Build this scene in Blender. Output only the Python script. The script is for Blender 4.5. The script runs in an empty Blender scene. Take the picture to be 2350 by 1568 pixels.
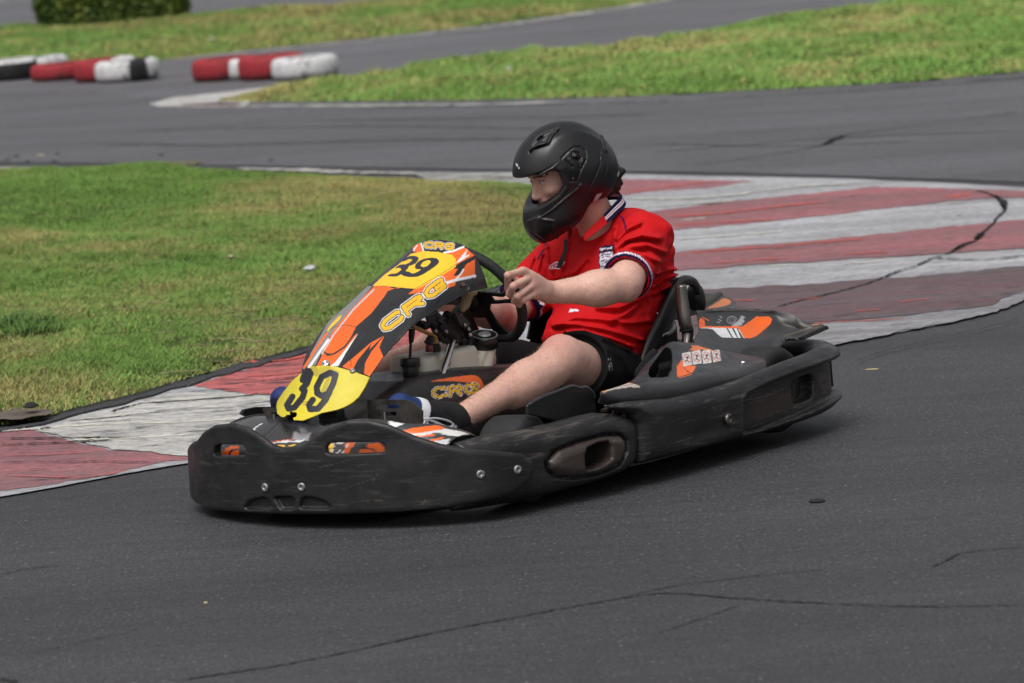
import bpy, math, random
import numpy as np
from math import radians, sin, cos, pi, atan2
from mathutils import Matrix, Vector
random.seed(7); RNG = np.random.default_rng(7)
scene = bpy.context.scene
COL = scene.collection
# ------------------------------------------------------------------ camera
PW, PH = 2350., 1568.            # units in which the photograph was measured
FPX, CAM_H, PITCH, ROLL = 9260., 1.9, radians(6.96), radians(4.0)
_fw = np.array([0, cos(PITCH), -sin(PITCH)]); _r0 = np.array([1., 0, 0]); _u0 = np.cross(_r0, _fw)
_R = cos(ROLL)*_r0 - sin(ROLL)*_u0; _U = np.cross(_R, _fw)
_C = np.array([0, 0, CAM_H])
cam_d = bpy.data.cameras.new('camera'); cam = bpy.data.objects.new('camera', cam_d); COL.objects.link(cam)
cam_d.sensor_width = 36; cam_d.lens = FPX/PW*36; cam_d.clip_end = 500; cam_d.clip_start = .1
cam.matrix_world = Matrix(((_R[0], _U[0], -_fw[0], _C[0]), (_R[1], _U[1], -_fw[1], _C[1]), (_R[2], _U[2], -_fw[2], _C[2]), (0, 0, 0, 1)))
cam_d.dof.use_dof = True; cam_d.dof.focus_distance = 12.4; cam_d.dof.aperture_fstop = 5.6
scene.camera = cam
# ------------------------------------------------------------------ sky, sun, exposure (overcast)
world = bpy.data.worlds.new('World'); scene.world = world; world.use_nodes = True
nt = world.node_tree; nt.nodes.clear()
sky = nt.nodes.new('ShaderNodeTexSky'); sky.sky_type = 'NISHITA'; sky.sun_disc = False
SUN_EL, SUN_AZ = radians(62), radians(205)
sky.sun_elevation = SUN_EL; sky.sun_rotation = SUN_AZ; sky.air_density = 1.0; sky.dust_density = 6; sky.ozone_density = 1
hs = nt.nodes.new('ShaderNodeHueSaturation'); hs.inputs['Saturation'].default_value = .22
bg = nt.nodes.new('ShaderNodeBackground'); bg.inputs[1].default_value = .125
wo = nt.nodes.new('ShaderNodeOutputWorld')
nt.links.new(sky.outputs[0], hs.inputs['Color']); nt.links.new(hs.outputs[0], bg.inputs[0]); nt.links.new(bg.outputs[0], wo.inputs[0])
sd = bpy.data.lights.new('sun', 'SUN'); sd.energy = 1.25; sd.angle = radians(40); sd.color = (1, .97, .93)
sun = bpy.data.objects.new('sun', sd); COL.objects.link(sun)
_sv = Vector((sin(SUN_AZ)*cos(SUN_EL), cos(SUN_AZ)*cos(SUN_EL), sin(SUN_EL)))
sun.rotation_euler = _sv.to_track_quat('Z', 'Y').to_euler()
scene.view_settings.view_transform = 'Standard'; scene.view_settings.look = 'None'
scene.view_settings.gamma = 1; scene.view_settings.exposure = 0.0
# ------------------------------------------------------------------ pixel <-> space measuring
def ray(px, py):
    d = _fw*FPX + _R*(px-PW/2) - _U*(py-PH/2); return d/np.linalg.norm(d)
def proj(P):
    v = np.asarray(P, float) - _C; z = v@_fw
    return PW/2 + FPX*(v@_R)/z, PH/2 - FPX*(v@_U)/z
def G(px, py, z=0.):
    d = ray(px, py); return _C + (z-CAM_H)/d[2]*d
def frame(a, roll, pit, base):
    a = radians(a); o = G(*base)
    hd = np.array([-sin(a), -cos(a), 0]); lf = np.array([cos(a), -sin(a), 0]); up = np.array([0, 0, 1.])
    r = radians(roll); lf2 = lf*cos(r)+up*sin(r); up2 = np.cross(hd, lf2)
    p = radians(pit); hd2 = hd*cos(p)+up2*sin(p); up3 = np.cross(hd2, lf2)
    return o, np.array([hd2, lf2, up3]).T
KO, KM = frame(37, 1.5, 0, (653, 1215))     # kart frame: x forward, y driver's left, z up; origin under the nose
KCAM = KM.T@(_C-KO)
def kray(px, py): return KM.T@ray(px, py)
def K(px, py, y=None, x=None, z=None):
    d = kray(px, py)
    if y is not None: t = (y-KCAM[1])/d[1]
    elif x is not None: t = (x-KCAM[0])/d[0]
    else: t = (z-KCAM[2])/d[2]
    return KCAM + t*d
def kproj(P):
    return proj(np.asarray(P)@KM.T + KO)
# ------------------------------------------------------------------ numeric helpers
def cr(pts, n, closed=False):
    """Catmull-Rom through pts (any dimension) resampled to n points."""
    p = np.asarray(pts, float); m = len(p)
    if closed: q = np.vstack([p[-1], p, p[0], p[1]]); segs = m
    else: q = np.vstack([2*p[0]-p[1], p, 2*p[-1]-p[-2]]); segs = m-1
    dl = np.array([np.linalg.norm(q[i+2]-q[i+1]) for i in range(segs)])+1e-9
    cs = np.concatenate([[0], np.cumsum(dl)])
    u = np.linspace(0, cs[-1], n, endpoint=not closed)
    i = np.clip(np.searchsorted(cs, u, side='right')-1, 0, segs-1)
    t = ((u-cs[i])/dl[i])[:, None]
    a, b, c, d = q[i], q[i+1], q[i+2], q[i+3]
    return .5*((2*b)+(c-a)*t+(2*a-5*b+4*c-d)*t*t+(3*b-a-3*c+d)*t**3)
def inpoly(x, y, poly):
    poly = np.asarray(poly, float); ins = np.zeros(x.shape, bool)
    m = (x >= poly[:, 0].min()) & (x <= poly[:, 0].max()) & (y >= poly[:, 1].min()) & (y <= poly[:, 1].max())
    if not m.any(): return ins
    X, Y = x[m], y[m]; r = np.zeros(X.shape, bool); n = len(poly)
    for i in range(n):
        x1, y1 = poly[i]; x2, y2 = poly[(i+1) % n]
        if y1 == y2: continue
        c = ((y1 > Y) != (y2 > Y)) & (X < (x2-x1)*(Y-y1)/(y2-y1)+x1); r ^= c
    ins[m] = r; return ins
def dline(x, y, pts, closed=False):
    pts = np.asarray(pts, float); n = len(pts); d = np.full(x.shape, 1e9)
    for i in range(n if closed else n-1):
        a = pts[i]; b = pts[(i+1) % n]; ab = b-a; L = (ab**2).sum()+1e-12
        t = np.clip(((x-a[0])*ab[0]+(y-a[1])*ab[1])/L, 0, 1)
        d = np.minimum(d, (x-a[0]-t*ab[0])**2+(y-a[1]-t*ab[1])**2)
    return np.sqrt(d)
def sdpoly(x, y, poly):
    d = dline(x, y, poly, True); return np.where(inpoly(x, y, poly), -d, d)
def smin(a, b, k):
    h = np.maximum(k-np.abs(a-b), 0)/k; return np.minimum(a, b)-h*h*k*.25
def smax(a, b, k): return -smin(-a, -b, k)
def cap(P, a, b, ra, rb=None):
    a = np.asarray(a, float); b = np.asarray(b, float); rb = ra if rb is None else rb
    ab = b-a; t = np.clip((P-a)@ab/((ab@ab)+1e-12), 0, 1)
    q = P-a-t[:, None]*ab; return np.sqrt((q*q).sum(1))-(ra+t*(rb-ra))
def ell(P, c, r, R=None):
    q = P-np.asarray(c, float)
    if R is not None: q = q@R
    r = np.asarray(r, float); k0 = np.sqrt(((q/r)**2).sum(1)); k1 = np.sqrt(((q/r**2)**2).sum(1))+1e-9
    return k0*(k0-1)/k1
def box(P, c, hf, R=None, rd=.005):
    q = P-np.asarray(c, float)
    if R is not None: q = q@R
    q = np.abs(q)-(np.asarray(hf, float)-rd)
    return np.sqrt((np.maximum(q, 0)**2).sum(1))+np.minimum(q.max(1), 0)-rd
def rotm(ax, deg):
    return np.array(Matrix.Rotation(radians(deg), 3, ax))
def basis(x, z):
    """orthonormal columns: X along x, Z near z"""
    x = np.asarray(x, float); x = x/np.linalg.norm(x); y = np.cross(z, x); y /= np.linalg.norm(y); return np.array([x, y, np.cross(x, y)]).T
class Noise:
    def __init__(s, seed): s.t = np.random.default_rng(seed).random((32, 32, 32))
    def __call__(s, P):
        P = np.asarray(P, float)
        if P.shape[1] == 2: P = np.hstack([P, np.zeros((len(P), 1))])
        i = np.floor(P).astype(int); f = P-i; f = f*f*(3-2*f); i &= 31; j = (i+1) & 31
        t = s.t; o = 0
        for a in (0, 1):
            for b in (0, 1):
                for c in (0, 1):
                    w = (f[:, 0] if a else 1-f[:, 0])*(f[:, 1] if b else 1-f[:, 1])*(f[:, 2] if c else 1-f[:, 2])
                    o = o+w*t[j[:, 0] if a else i[:, 0], j[:, 1] if b else i[:, 1], j[:, 2] if c else i[:, 2]]
        return o*2-1
NZ = Noise(3); NZ2 = Noise(11)
# ------------------------------------------------------------------ iso-surface of a distance function (surface nets)
def nets_grid(D, lo, res):
    S = D < 0
    s = S.view(np.uint8)
    cnt = np.zeros(tuple(np.array(D.shape)-1), np.uint8)
    for a in (0, 1):
        for b in (0, 1):
            for c in (0, 1):
                cnt += s[a:a+cnt.shape[0], b:b+cnt.shape[1], c:c+cnt.shape[2]]
    act = (cnt > 0) & (cnt < 8); idx = np.argwhere(act)
    vid = np.full(cnt.shape, -1, np.int32); vid[act] = np.arange(len(idx))
    cor = [(a, b, c) for a in (0, 1) for b in (0, 1) for c in (0, 1)]
    V = np.stack([D[idx[:, 0]+a, idx[:, 1]+b, idx[:, 2]+c] for a, b, c in cor], 1)
    acc = np.zeros((len(idx), 3)); n = np.zeros(len(idx))
    for p in range(8):
        for q in range(p+1, 8):
            dd = np.abs(np.array(cor[p])-cor[q])
            if dd.sum() != 1: continue
            a, b = V[:, p], V[:, q]; m = (a < 0) != (b < 0)
            t = np.where(m, a/(a-b+1e-20), 0)
            pt = np.array(cor[p])+t[:, None]*(np.array(cor[q])-np.array(cor[p]))
            acc += np.where(m[:, None], pt, 0); n += m
    verts = (idx+acc/n[:, None])*res+lo
    F = []
    for ax in range(3):
        A = np.moveaxis(S, ax, 0); vv = np.moveaxis(vid, ax, 0)
        ch = A[:-1, 1:-1, 1:-1] != A[1:, 1:-1, 1:-1]
        e = np.argwhere(ch); i, j, k = e[:, 0], e[:, 1]+1, e[:, 2]+1
        q = np.stack([vv[i, j-1, k-1], vv[i, j, k-1], vv[i, j, k], vv[i, j-1, k]], 1)
        fl = A[i, j, k] == (ax != 1)
        if ax == 1: fl = A[i, j, k] == False
        q[~fl] = q[~fl][:, ::-1]; F.append(q)
    F = np.vstack(F); F = F[(F >= 0).all(1)]
    return verts, F
def nets(f, lo, hi, res, B=12):
    lo = np.asarray(lo, float); hi = np.asarray(hi, float)
    n = np.ceil((hi-lo)/res/B).astype(int); N = n*B+1
    D = np.zeros(N, np.float32)
    bi = np.argwhere(np.ones(n, bool)); cen = lo+(bi*B+B/2)*res
    dc = f(cen); rb = B*res*.5*1.7321*1.25+res*2
    D[:] = 1
    for (i, j, k), d in zip(bi[dc < 0]*B, dc[dc < 0]): D[i:i+B+1, j:j+B+1, k:k+B+1] = -1
    act = bi[np.abs(dc) < rb]
    g = np.argwhere(np.ones((B+1,)*3, bool))
    for c0 in range(0, len(act), 96):
        ch = act[c0:c0+96]*B
        P = (ch[:, None, :]+g[None])
        d = f((P.reshape(-1, 3)*res+lo)).reshape(len(ch), B+1, B+1, B+1)
        for q, (i, j, k) in enumerate(ch): D[i:i+B+1, j:j+B+1, k:k+B+1] = d[q]
    return nets_grid(D, lo, res)
# ------------------------------------------------------------------ meshes and objects
def mk_mesh(name, V, F, mat=None, col=None, smooth=True, mi=None, mats=None):
    me = bpy.data.meshes.new(name); V = np.asarray(V, np.float32)
    if isinstance(F, np.ndarray) and F.ndim == 2:
        k = F.shape[1]; me.vertices.add(len(V)); me.vertices.foreach_set('co', V.ravel())
        me.loops.add(F.size); me.loops.foreach_set('vertex_index', F.ravel().astype(np.int32))
        me.polygons.add(len(F)); me.polygons.foreach_set('loop_start', np.arange(0, F.size, k, dtype=np.int32))
        me.polygons.foreach_set('loop_total', np.full(len(F), k, np.int32))
    else:
        me.from_pydata([tuple(map(float, v)) for v in V], [], [tuple(map(int, f)) for f in F])
    for m in (mats or [mat]):
        if m: me.materials.append(m)
    if mi is not None: me.polygons.foreach_set('material_index', np.asarray(mi, np.int32))
    me.update(calc_edges=True); me.validate()
    me.polygons.foreach_set('use_smooth', np.full(len(me.polygons), smooth)); 
    if col is not None:
        a = me.color_attributes.new('Col', 'FLOAT_COLOR', 'POINT'); c = np.ones((len(V), 4), np.float32); c[:, :3] = col[:, :3]
        a.data.foreach_set('color', c.ravel())
    return me
def tag(o, label=None, cat=None, group=None, kind=None):
    if label: o['label'] = label
    if cat: o['category'] = cat
    if group: o['group'] = group
    if kind: o['kind'] = kind
    return o
OFF = {}
def kroot(name, at, label, cat):
    """an Empty in the kart frame; children are written in kart coordinates"""
    o = bpy.data.objects.new(name, None); COL.objects.link(o); at = np.asarray(at, float); w = KO+KM@at
    m = Matrix.Identity(4)
    for i in range(3):
        for j in range(3): m[i][j] = KM[i, j]
        m[i][3] = w[i]
    o.matrix_world = m; o.empty_display_size = .1; OFF[o.name] = at; return tag(o, label, cat)
def part(name, V, F, mat, parent, **kw):
    V = np.asarray(V, float)-OFF[parent.name]
    o = bpy.data.objects.new(name, mk_mesh(name, V, F, mat, **kw)); COL.objects.link(o); o.parent = parent; OFF[o.name] = OFF[parent.name]
    return o
def world_obj(name, V, F, mat, loc=None, **kw):
    V = np.asarray(V, float); c = np.array([V[:, 0].mean(), V[:, 1].mean(), V[:, 2].min()]) if loc is None else np.asarray(loc, float)
    o = bpy.data.objects.new(name, mk_mesh(name, V-c, F, mat, **kw)); o.location = c; COL.objects.link(o); return o
def join(parts):
    Vs, Fs, n = [], [], 0
    for V, F in parts:
        Vs.append(np.asarray(V, float)); Fs += [tuple(int(i)+n for i in f) for f in F]; n += len(V)
    return np.vstack(Vs), Fs
def tube(pts, r, n=None, seg=14, caps=True, raw=False):
    pts = np.asarray(pts, float)
    P = pts if raw or len(pts) < 3 else cr(pts, n or len(pts)*7)
    m = len(P); r = np.interp(np.linspace(0, 1, m), np.linspace(0, 1, len(np.atleast_1d(r))), np.atleast_1d(r)) if np.ndim(r) else np.full(m, r)
    T = np.gradient(P, axis=0); T /= np.linalg.norm(T, axis=1)[:, None]+1e-12
    u = np.cross(T[0], [0.13, .31, .94]); u /= np.linalg.norm(u); V = []
    for i in range(m):
        u = u-T[i]*(u@T[i]); u /= np.linalg.norm(u); v = np.cross(T[i], u)
        for k in range(seg):
            a = 2*pi*k/seg; V.append(P[i]+r[i]*(cos(a)*u+sin(a)*v))
    F = [(i*seg+k, i*seg+(k+1) % seg, (i+1)*seg+(k+1) % seg, (i+1)*seg+k) for i in range(m-1) for k in range(seg)]
    if caps: F += [tuple(range(seg))[::-1], tuple((m-1)*seg+k for k in range(seg))]
    return np.array(V), F
def lathe(prof, axis_o, ax, seg=24, closed=False):
    """prof: list of (r, h) revolved round axis from axis_o along ax"""
    ax = np.asarray(ax, float); ax /= np.linalg.norm(ax); u = np.cross(ax, [.31, .17, .93]); u /= np.linalg.norm(u); v = np.cross(ax, u)
    V = []
    for r, h in prof:
        for k in range(seg):
            a = 2*pi*k/seg; V.append(np.asarray(axis_o)+ax*h+r*(cos(a)*u+sin(a)*v))
    m = len(prof); R = m if closed else m-1
    F = [(i*seg+k, i*seg+(k+1) % seg, ((i+1) % m)*seg+(k+1) % seg, ((i+1) % m)*seg+k) for i in range(R) for k in range(seg)]
    if not closed:
        if prof[0][0] > 1e-6: F.append(tuple(range(seg))[::-1])
        if prof[-1][0] > 1e-6: F.append(tuple((m-1)*seg+k for k in range(seg)))
    return np.array(V), F
def boxm(c, hf, R=None):
    R = np.eye(3) if R is None else R
    V = [np.asarray(c)+R@(np.array([a, b, d])*np.asarray(hf)) for a in (-1, 1) for b in (-1, 1) for d in (-1, 1)]
    return np.array(V), [(0, 1, 3, 2), (4, 6, 7, 5), (0, 4, 5, 1), (2, 3, 7, 6), (0, 2, 6, 4), (1, 5, 7, 3)]
def bev(o, w=.003, seg=2):
    m = o.modifiers.new('b', 'BEVEL'); m.width = w; m.segments = seg; m.limit_method = 'ANGLE'; return o
def plate(poly3, n, th):
    """flat plate: 3D outline extruded along n by th"""
    P = np.asarray(poly3, float); n = np.asarray(n, float); n /= np.linalg.norm(n); m = len(P)
    V = np.vstack([P, P+n*th]); F = [tuple(range(m))[::-1], tuple(range(m, 2*m))]+[(i, (i+1) % m, m+(i+1) % m, m+i) for i in range(m)]
    return V, F
def grid_patch(rows, nu, nv, th=.004, hole=None, flip=False):
    """smooth sheet through rows of 3D control points, th thick; hole: pixel outlines cut out"""
    A = np.array([cr(r, nv) for r in rows]); Bq = np.stack([cr(A[:, j], nu) for j in range(nv)], 1)
    V = Bq.reshape(-1, 3); I = np.arange(nu*nv).reshape(nu, nv)
    F = np.stack([I[:-1, :-1], I[1:, :-1], I[1:, 1:], I[:-1, 1:]], -1).reshape(-1, 4)
    if flip: F = F[:, ::-1]
    if hole:
        px, py = kproj(V); h = np.zeros(len(V), bool)
        for p in hole: h |= inpoly(px, py, p)
        F = F[~h[F].any(1)]
    gu = np.gradient(Bq, axis=0); gv = np.gradient(Bq, axis=1); nn = np.cross(gu, gv); nn /= np.linalg.norm(nn, axis=2)[..., None]+1e-12
    nn = nn.reshape(-1, 3)*(-1 if flip else 1); n = len(V)
    V2 = np.vstack([V, V-nn*th])
    # boundary
    e = np.concatenate([F[:, [0, 1]], F[:, [1, 2]], F[:, [2, 3]], F[:, [3, 0]]]); key = set(map(tuple, e.tolist()))
    bd = np.array([(a, b) for a, b in key if (b, a) not in key])
    side = np.stack([bd[:, 1], bd[:, 0], bd[:, 0]+n, bd[:, 1]+n], 1)
    return V2, np.vstack([F, F[:, ::-1]+n, side])
# ------------------------------------------------------------------ paint: colours baked on vertices
def S2L(c):
    if isinstance(c, str): c = [int(c[i:i+2], 16)/255 for i in (0, 2, 4)]
    return np.array([x/12.92 if x <= .04045 else ((x+.055)/1.055)**2.4 for x in c])
def paint(V, base, layers, xy=None):
    px, py = kproj(V) if xy is None else xy
    C = np.tile(S2L(base), (len(V), 1))
    for L in layers:
        k, pts, c = L[0], L[1], S2L(L[2])
        if k == 'p': m = inpoly(px, py, pts)
        elif k == 'ps': m = inpoly(px, py, cr(pts, len(pts)*6, True))
        elif k == 'l': m = dline(px, py, pts) < L[3]
        elif k == 'lc': m = dline(px, py, pts, True) < L[3]
        elif k == 'ls': m = dline(px, py, cr(pts, len(pts)*5)) < L[3]
        elif k == 'm': m = pts
        C[m] = c
    return C
def glyph(strokes, T):
    """strokes in unit glyph space -> pixel polylines through the affine T=(ox,oy,ux,uy,vx,vy)"""
    ox, oy, ux, uy, vx, vy = T
    return [[(ox+u*ux+v*vx, oy+u*uy+v*vy) for u, v in s] for s in strokes]
# ------------------------------------------------------------------ materials
MATS = {}
def nodes(name):
    m = bpy.data.materials.new(name); m.use_nodes = True; t = m.node_tree; b = t.nodes['Principled BSDF']; MATS[name] = m; return m, t, b
def N(t, kind, **kw):
    n = t.nodes.new('ShaderNode'+kind)
    for k, v in kw.items():
        if k in n.inputs: n.inputs[k].default_value = v
        else: setattr(n, k, v)
    return n
def ramp(t, src, stops):
    r = t.nodes.new('ShaderNodeValToRGB'); e = r.color_ramp.elements
    while len(e) < len(stops): e.new(.5)
    for q, (p, c) in zip(e, stops): q.position = p; q.color = (*c, 1) if len(c) == 3 else c
    t.links.new(src, r.inputs[0]); return r
def noise(t, scale, detail=4, rough=.55, vec=None, stretch=None, coord='Object', dist=0):
    n = N(t, 'TexNoise', Scale=scale, Detail=detail, Roughness=rough, Distortion=dist)
    tc = N(t, 'TexCoord'); mp = N(t, 'Mapping')
    if stretch: mp.inputs['Scale'].default_value = stretch[:3]; mp.inputs['Rotation'].default_value = (0, 0, stretch[3]) if len(stretch) > 3 else (0, 0, 0)
    t.links.new(tc.outputs[coord], mp.inputs[0]); t.links.new(mp.outputs[0], n.inputs['Vector']); return n.outputs['Fac']
def mixc(t, fac, a, b, bt='MIX'):
    m = t.nodes.new('ShaderNodeMix'); m.data_type = 'RGBA'; m.blend_type = bt
    for s, v in ((m.inputs[0], fac), (m.inputs[6], a), (m.inputs[7], b)):
        if hasattr(v, 'is_linked') or hasattr(v, 'links'): t.links.new(v, s)
        elif isinstance(v, (int, float)): s.default_value = v
        else: s.default_value = (*v, 1) if len(v) == 3 else v
    return m.outputs[2]
def bump(t, b, h, st=.3, dist=.002):
    n = N(t, 'Bump', Strength=st, Distance=dist); t.links.new(h, n.inputs['Height']); t.links.new(n.outputs[0], b.inputs['Normal']); return n
def simple(name, c, rough=.5, metal=0, var=.15, vs=18, bs=0, bd=.001, bsc=200, spec=.5, stretch=None):
    m, t, b = nodes(name); c = S2L(c) if isinstance(c, str) else np.array(c)
    f = noise(t, vs, stretch=stretch); r = ramp(t, f, [(.3, tuple(c*(1-var))), (.7, tuple(np.minimum(c*(1+var), 1)))])
    t.links.new(r.outputs[0], b.inputs['Base Color']); b.inputs['Roughness'].default_value = rough; b.inputs['Metallic'].default_value = metal
    b.inputs['Specular IOR Level'].default_value = spec
    if bs: bump(t, b, noise(t, bsc, 3), bs, bd)
    return m
def painted(name, rough=.4, dirt=.35, scuff=0., spec=.5, scuffc=(.16, .12, .09), bs=.15):
    """reads the painted colours, with dust and scrapes over them"""
    m, t, b = nodes(name); a = N(t, 'Attribute', attribute_name='Col')
    f = noise(t, 9, 5, .6); r = ramp(t, f, [(.4, (0,)*3), (.75, (1,)*3)])
    mu = N(t, 'Math', operation='MULTIPLY'); t.links.new(r.outputs[0], mu.inputs[0]); mu.inputs[1].default_value = dirt*.4
    c = mixc(t, mu.outputs[0], a.outputs['Color'], (.09, .08, .07))
    if scuff:
        for sc, st, th in ((6, (1, 1, 10), .55), (14, (1.2, 1.2, 16), .58)):
            s = noise(t, sc, 8, .72, stretch=st, dist=.4); rr = ramp(t, s, [(th, (0,)*3), (th+.1, (1,)*3)])
            mu2 = N(t, 'Math', operation='MULTIPLY'); t.links.new(rr.outputs[0], mu2.inputs[0]); mu2.inputs[1].default_value = scuff
            c = mixc(t, mu2.outputs[0], c, scuffc)
    t.links.new(c, b.inputs['Base Color'])
    rr = ramp(t, noise(t, 25, 4), [(.3, (rough*.8,)*3), (.7, (min(rough*1.25, 1),)*3)]); t.links.new(rr.outputs[0], b.inputs['Roughness'])
    b.inputs['Specular IOR Level'].default_value = spec
    if bs: bump(t, b, noise(t, 260, 3), bs, .0008)
    return m
# ================================================================== GROUND
def asphalt(name, lo, hi, var=1., streak=True):
    m, t, b = nodes(name)
    f1 = noise(t, 95, 5, .75); r1 = ramp(t, f1, [(.32, (lo*.45, lo*.44, lo*.47)), (.5, ((lo+hi)/2, (lo+hi)/2*.97, (lo+hi)/2*1.07)), (.68, (hi*1.8, hi*1.76, hi*1.88))])
    f2 = noise(t, .55, 8, .66, stretch=(.5, 1.6, 1, radians(8))); r2 = ramp(t, f2, [(.3, (.68,)*3), (.7, (1.24,)*3)])
    c = mixc(t, 1., r1.outputs[0], r2.outputs[0], 'MULTIPLY')
    f3 = noise(t, 9, 6, .65, stretch=(.10, 1.3, 1, radians(-4))); r3 = ramp(t, f3, [(.32, (.72,)*3), (.62, (1.07,)*3)])
    c = mixc(t, .6, c, r3.outputs[0], 'MULTIPLY')
    f5 = noise(t, 45, 4, .7, stretch=(.35, 1.2, 1, radians(10))); r5 = ramp(t, f5, [(.3, (.62,)*3), (.7, (1.38,)*3)])
    c = mixc(t, .7, c, r5.outputs[0], 'MULTIPLY')
    f4 = noise(t, 70, 2, .5); r4 = ramp(t, f4, [(.66, (0,)*3), (.72, (1,)*3)])
    c = mixc(t, r4.outputs[0], c, (.19, .185, .18))
    t.links.new(c, b.inputs['Base Color']); b.inputs['Roughness'].default_value = .62; b.inputs['Specular IOR Level'].default_value = .45
    h = N(t, 'Math', operation='ADD'); t.links.new(f1, h.inputs[0]); t.links.new(noise(t, 60, 4), h.inputs[1])
    bump(t, b, h.outputs[0], .55, .004); return m
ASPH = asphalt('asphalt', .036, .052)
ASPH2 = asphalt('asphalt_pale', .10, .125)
ASPH3 = asphalt('asphalt_dark', .030, .042)
def worn_paint(name, c, under, amt, dirt=.35):
    m, t, b = nodes(name); c = S2L(c)
    f1 = noise(t, 55, 5, .78, stretch=(.5, 1, 1, .25)); r1 = ramp(t, f1, [(.34, tuple(c*.38)), (.47, tuple(c*.86)), (.56, tuple(c)), (.68, tuple(np.minimum(c*1.4, .93)))])
    f2 = noise(t, 1.1, 7, .62, stretch=(.35, 1.1, 1, radians(-3))); r2 = ramp(t, f2, [(.30, (.66,)*3), (.62, (1.08,)*3)])
    cc = mixc(t, .8, r1.outputs[0], r2.outputs[0], 'MULTIPLY')
    f5 = noise(t, 3.2, 8, .7, stretch=(.3, 1.2, 1, radians(12)), dist=.3); r5 = ramp(t, f5, [(.40, (1,)*3), (.62, (0,)*3)])
    mu = N(t, 'Math', operation='MULTIPLY'); t.links.new(r5.outputs[0], mu.inputs[0]); mu.inputs[1].default_value = dirt
    cc = mixc(t, mu.outputs[0], cc, (.13, .125, .13))
    f3 = noise(t, 13, 9, .78, stretch=(.28, 1, 1, radians(-3)), dist=.5); r3 = ramp(t, f3, [(amt-.05, (1,)*3), (amt+.04, (0,)*3)])
    cc = mixc(t, r3.outputs[0], cc, under)
    t.links.new(cc, b.inputs['Base Color']); b.inputs['Roughness'].default_value = .6; b.inputs['Specular IOR Level'].default_value = .35
    h = N(t, 'Math', operation='ADD'); t.links.new(f1, h.inputs[0]); t.links.new(f3, h.inputs[1]); bump(t, b, h.outputs[0], .9, .010); return m
PW_ = worn_paint('worn_white_paint', (.76, .76, .775), (.06, .058, .06), .38)
PWB = worn_paint('bright_white_paint', (.82, .81, .79), (.05, .048, .05), .43, .15)
PR_ = worn_paint('worn_red_paint', (.70, .44, .46), (.055, .05, .052), .40, .45)
PRB = worn_paint('bright_red_paint', (.86, .44, .43), (.04, .035, .035), .46, .2)
PRD = worn_paint('faded_red_paint', (.46, .34, .36), (.05, .047, .05), .42, .6)
PRD2 = worn_paint('faded_white_paint', (.66, .655, .67), (.055, .052, .054), .41, .6)
def sheet(name, px, z, mat, jit=0., kind='structure', thick=0, parent=None):
    pts = []
    n = len(px)
    for i in range(n):
        a = G(*px[i], z); b = G(*px[(i+1) % n], z); L = np.linalg.norm(b-a); m = max(1, int(L/.035)) if jit else 1
        for k in range(m):
            p = a+(b-a)*k/m
            if jit and k: p = p+np.array([0, 1., 0])*jit*NZ(np.array([[p[0]*6, p[1]*6, 3.1]]))[0]+np.array([0, .9, 0])*jit*NZ(np.array([[p[0]*23, p[1]*23, 7.1]]))[0]+np.array([0, .5, 0])*jit*NZ2(np.array([[p[0]*61, p[1]*61, 2.1]]))[0]
            pts.append(p)
    V = np.array(pts); V[:, 2] = z; F = [tuple(range(len(V)))]
    ar = sum(V[i][0]*V[(i+1) % len(V)][1]-V[(i+1) % len(V)][0]*V[i][1] for i in range(len(V)))
    if ar < 0: F = [F[0][::-1]]
    if thick:
        m = len(V); V = np.vstack([V, V-[0, 0, thick]]); F += [(i, (i+1) % m, m+(i+1) % m, m+i) if ar < 0 else (i, m+i, m+(i+1) % m, (i+1) % m) for i in range(m)]
    o = world_obj(name, V, F, mat, loc=(0, 0, 0), smooth=False); tag(o, kind=kind); return o
# one big sheet of asphalt
V = np.array([[-200, -60, 0], [200, -60, 0], [200, 340, 0], [-200, 340, 0]]); world_obj('track', V, [(0, 1, 2, 3)], ASPH, loc=(0, 0, 0)).__setitem__('kind', 'structure')
# paler far track surface
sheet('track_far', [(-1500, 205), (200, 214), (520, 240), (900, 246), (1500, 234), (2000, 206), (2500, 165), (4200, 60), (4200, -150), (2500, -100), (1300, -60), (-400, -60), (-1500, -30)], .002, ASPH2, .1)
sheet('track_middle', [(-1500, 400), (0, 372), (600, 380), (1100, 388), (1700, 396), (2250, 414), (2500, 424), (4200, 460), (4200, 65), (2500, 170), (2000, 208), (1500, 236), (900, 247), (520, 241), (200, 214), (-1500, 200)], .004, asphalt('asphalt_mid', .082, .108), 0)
# the painted kerb: one asphalt-backed sheet, stripes above it
EDGE = [(-260, 1187), (0, 1140), (132, 1117), (296, 1085), (430, 1063), (700, 1015), (1100, 945), (1500, 870), (1901, 795), (2039, 768), (2186, 739), (2295, 709), (2350, 687), (2520, 640)]
INNER = [(-260, 1020), (0, 986), (99, 971), (148, 952), (230, 932), (313, 912), (379, 892), (494, 860), (560, 840), (626, 823), (705, 804), (900, 745), (1150, 660), (1330, 560), (1330, 480), (1240, 440), (1185, 425), (980, 414), (950, 396)]
TOP = [(950, 396), (1182, 396), (1492, 401), (1711, 406), (1930, 410), (2149, 419), (2350, 430), (2520, 440)]
sheet('kerb', TOP+EDGE[::-1]+INNER, .006, PW_, .006)
BZ = [.0070]
def band(px, mat, z=.008, jit=.035, name='kerb_stripe'):
    BZ[0] += .00035; return sheet(name, px, BZ[0], mat, jit)
band([(-260, 1000), (0, 988), (66, 984), (115, 1001), (198, 1021), (313, 1036), (428, 1047), (480, 1047), (428, 1056), (296, 1077), (132, 1110), (0, 1126), (-260, 1175)], PR_)
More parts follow.
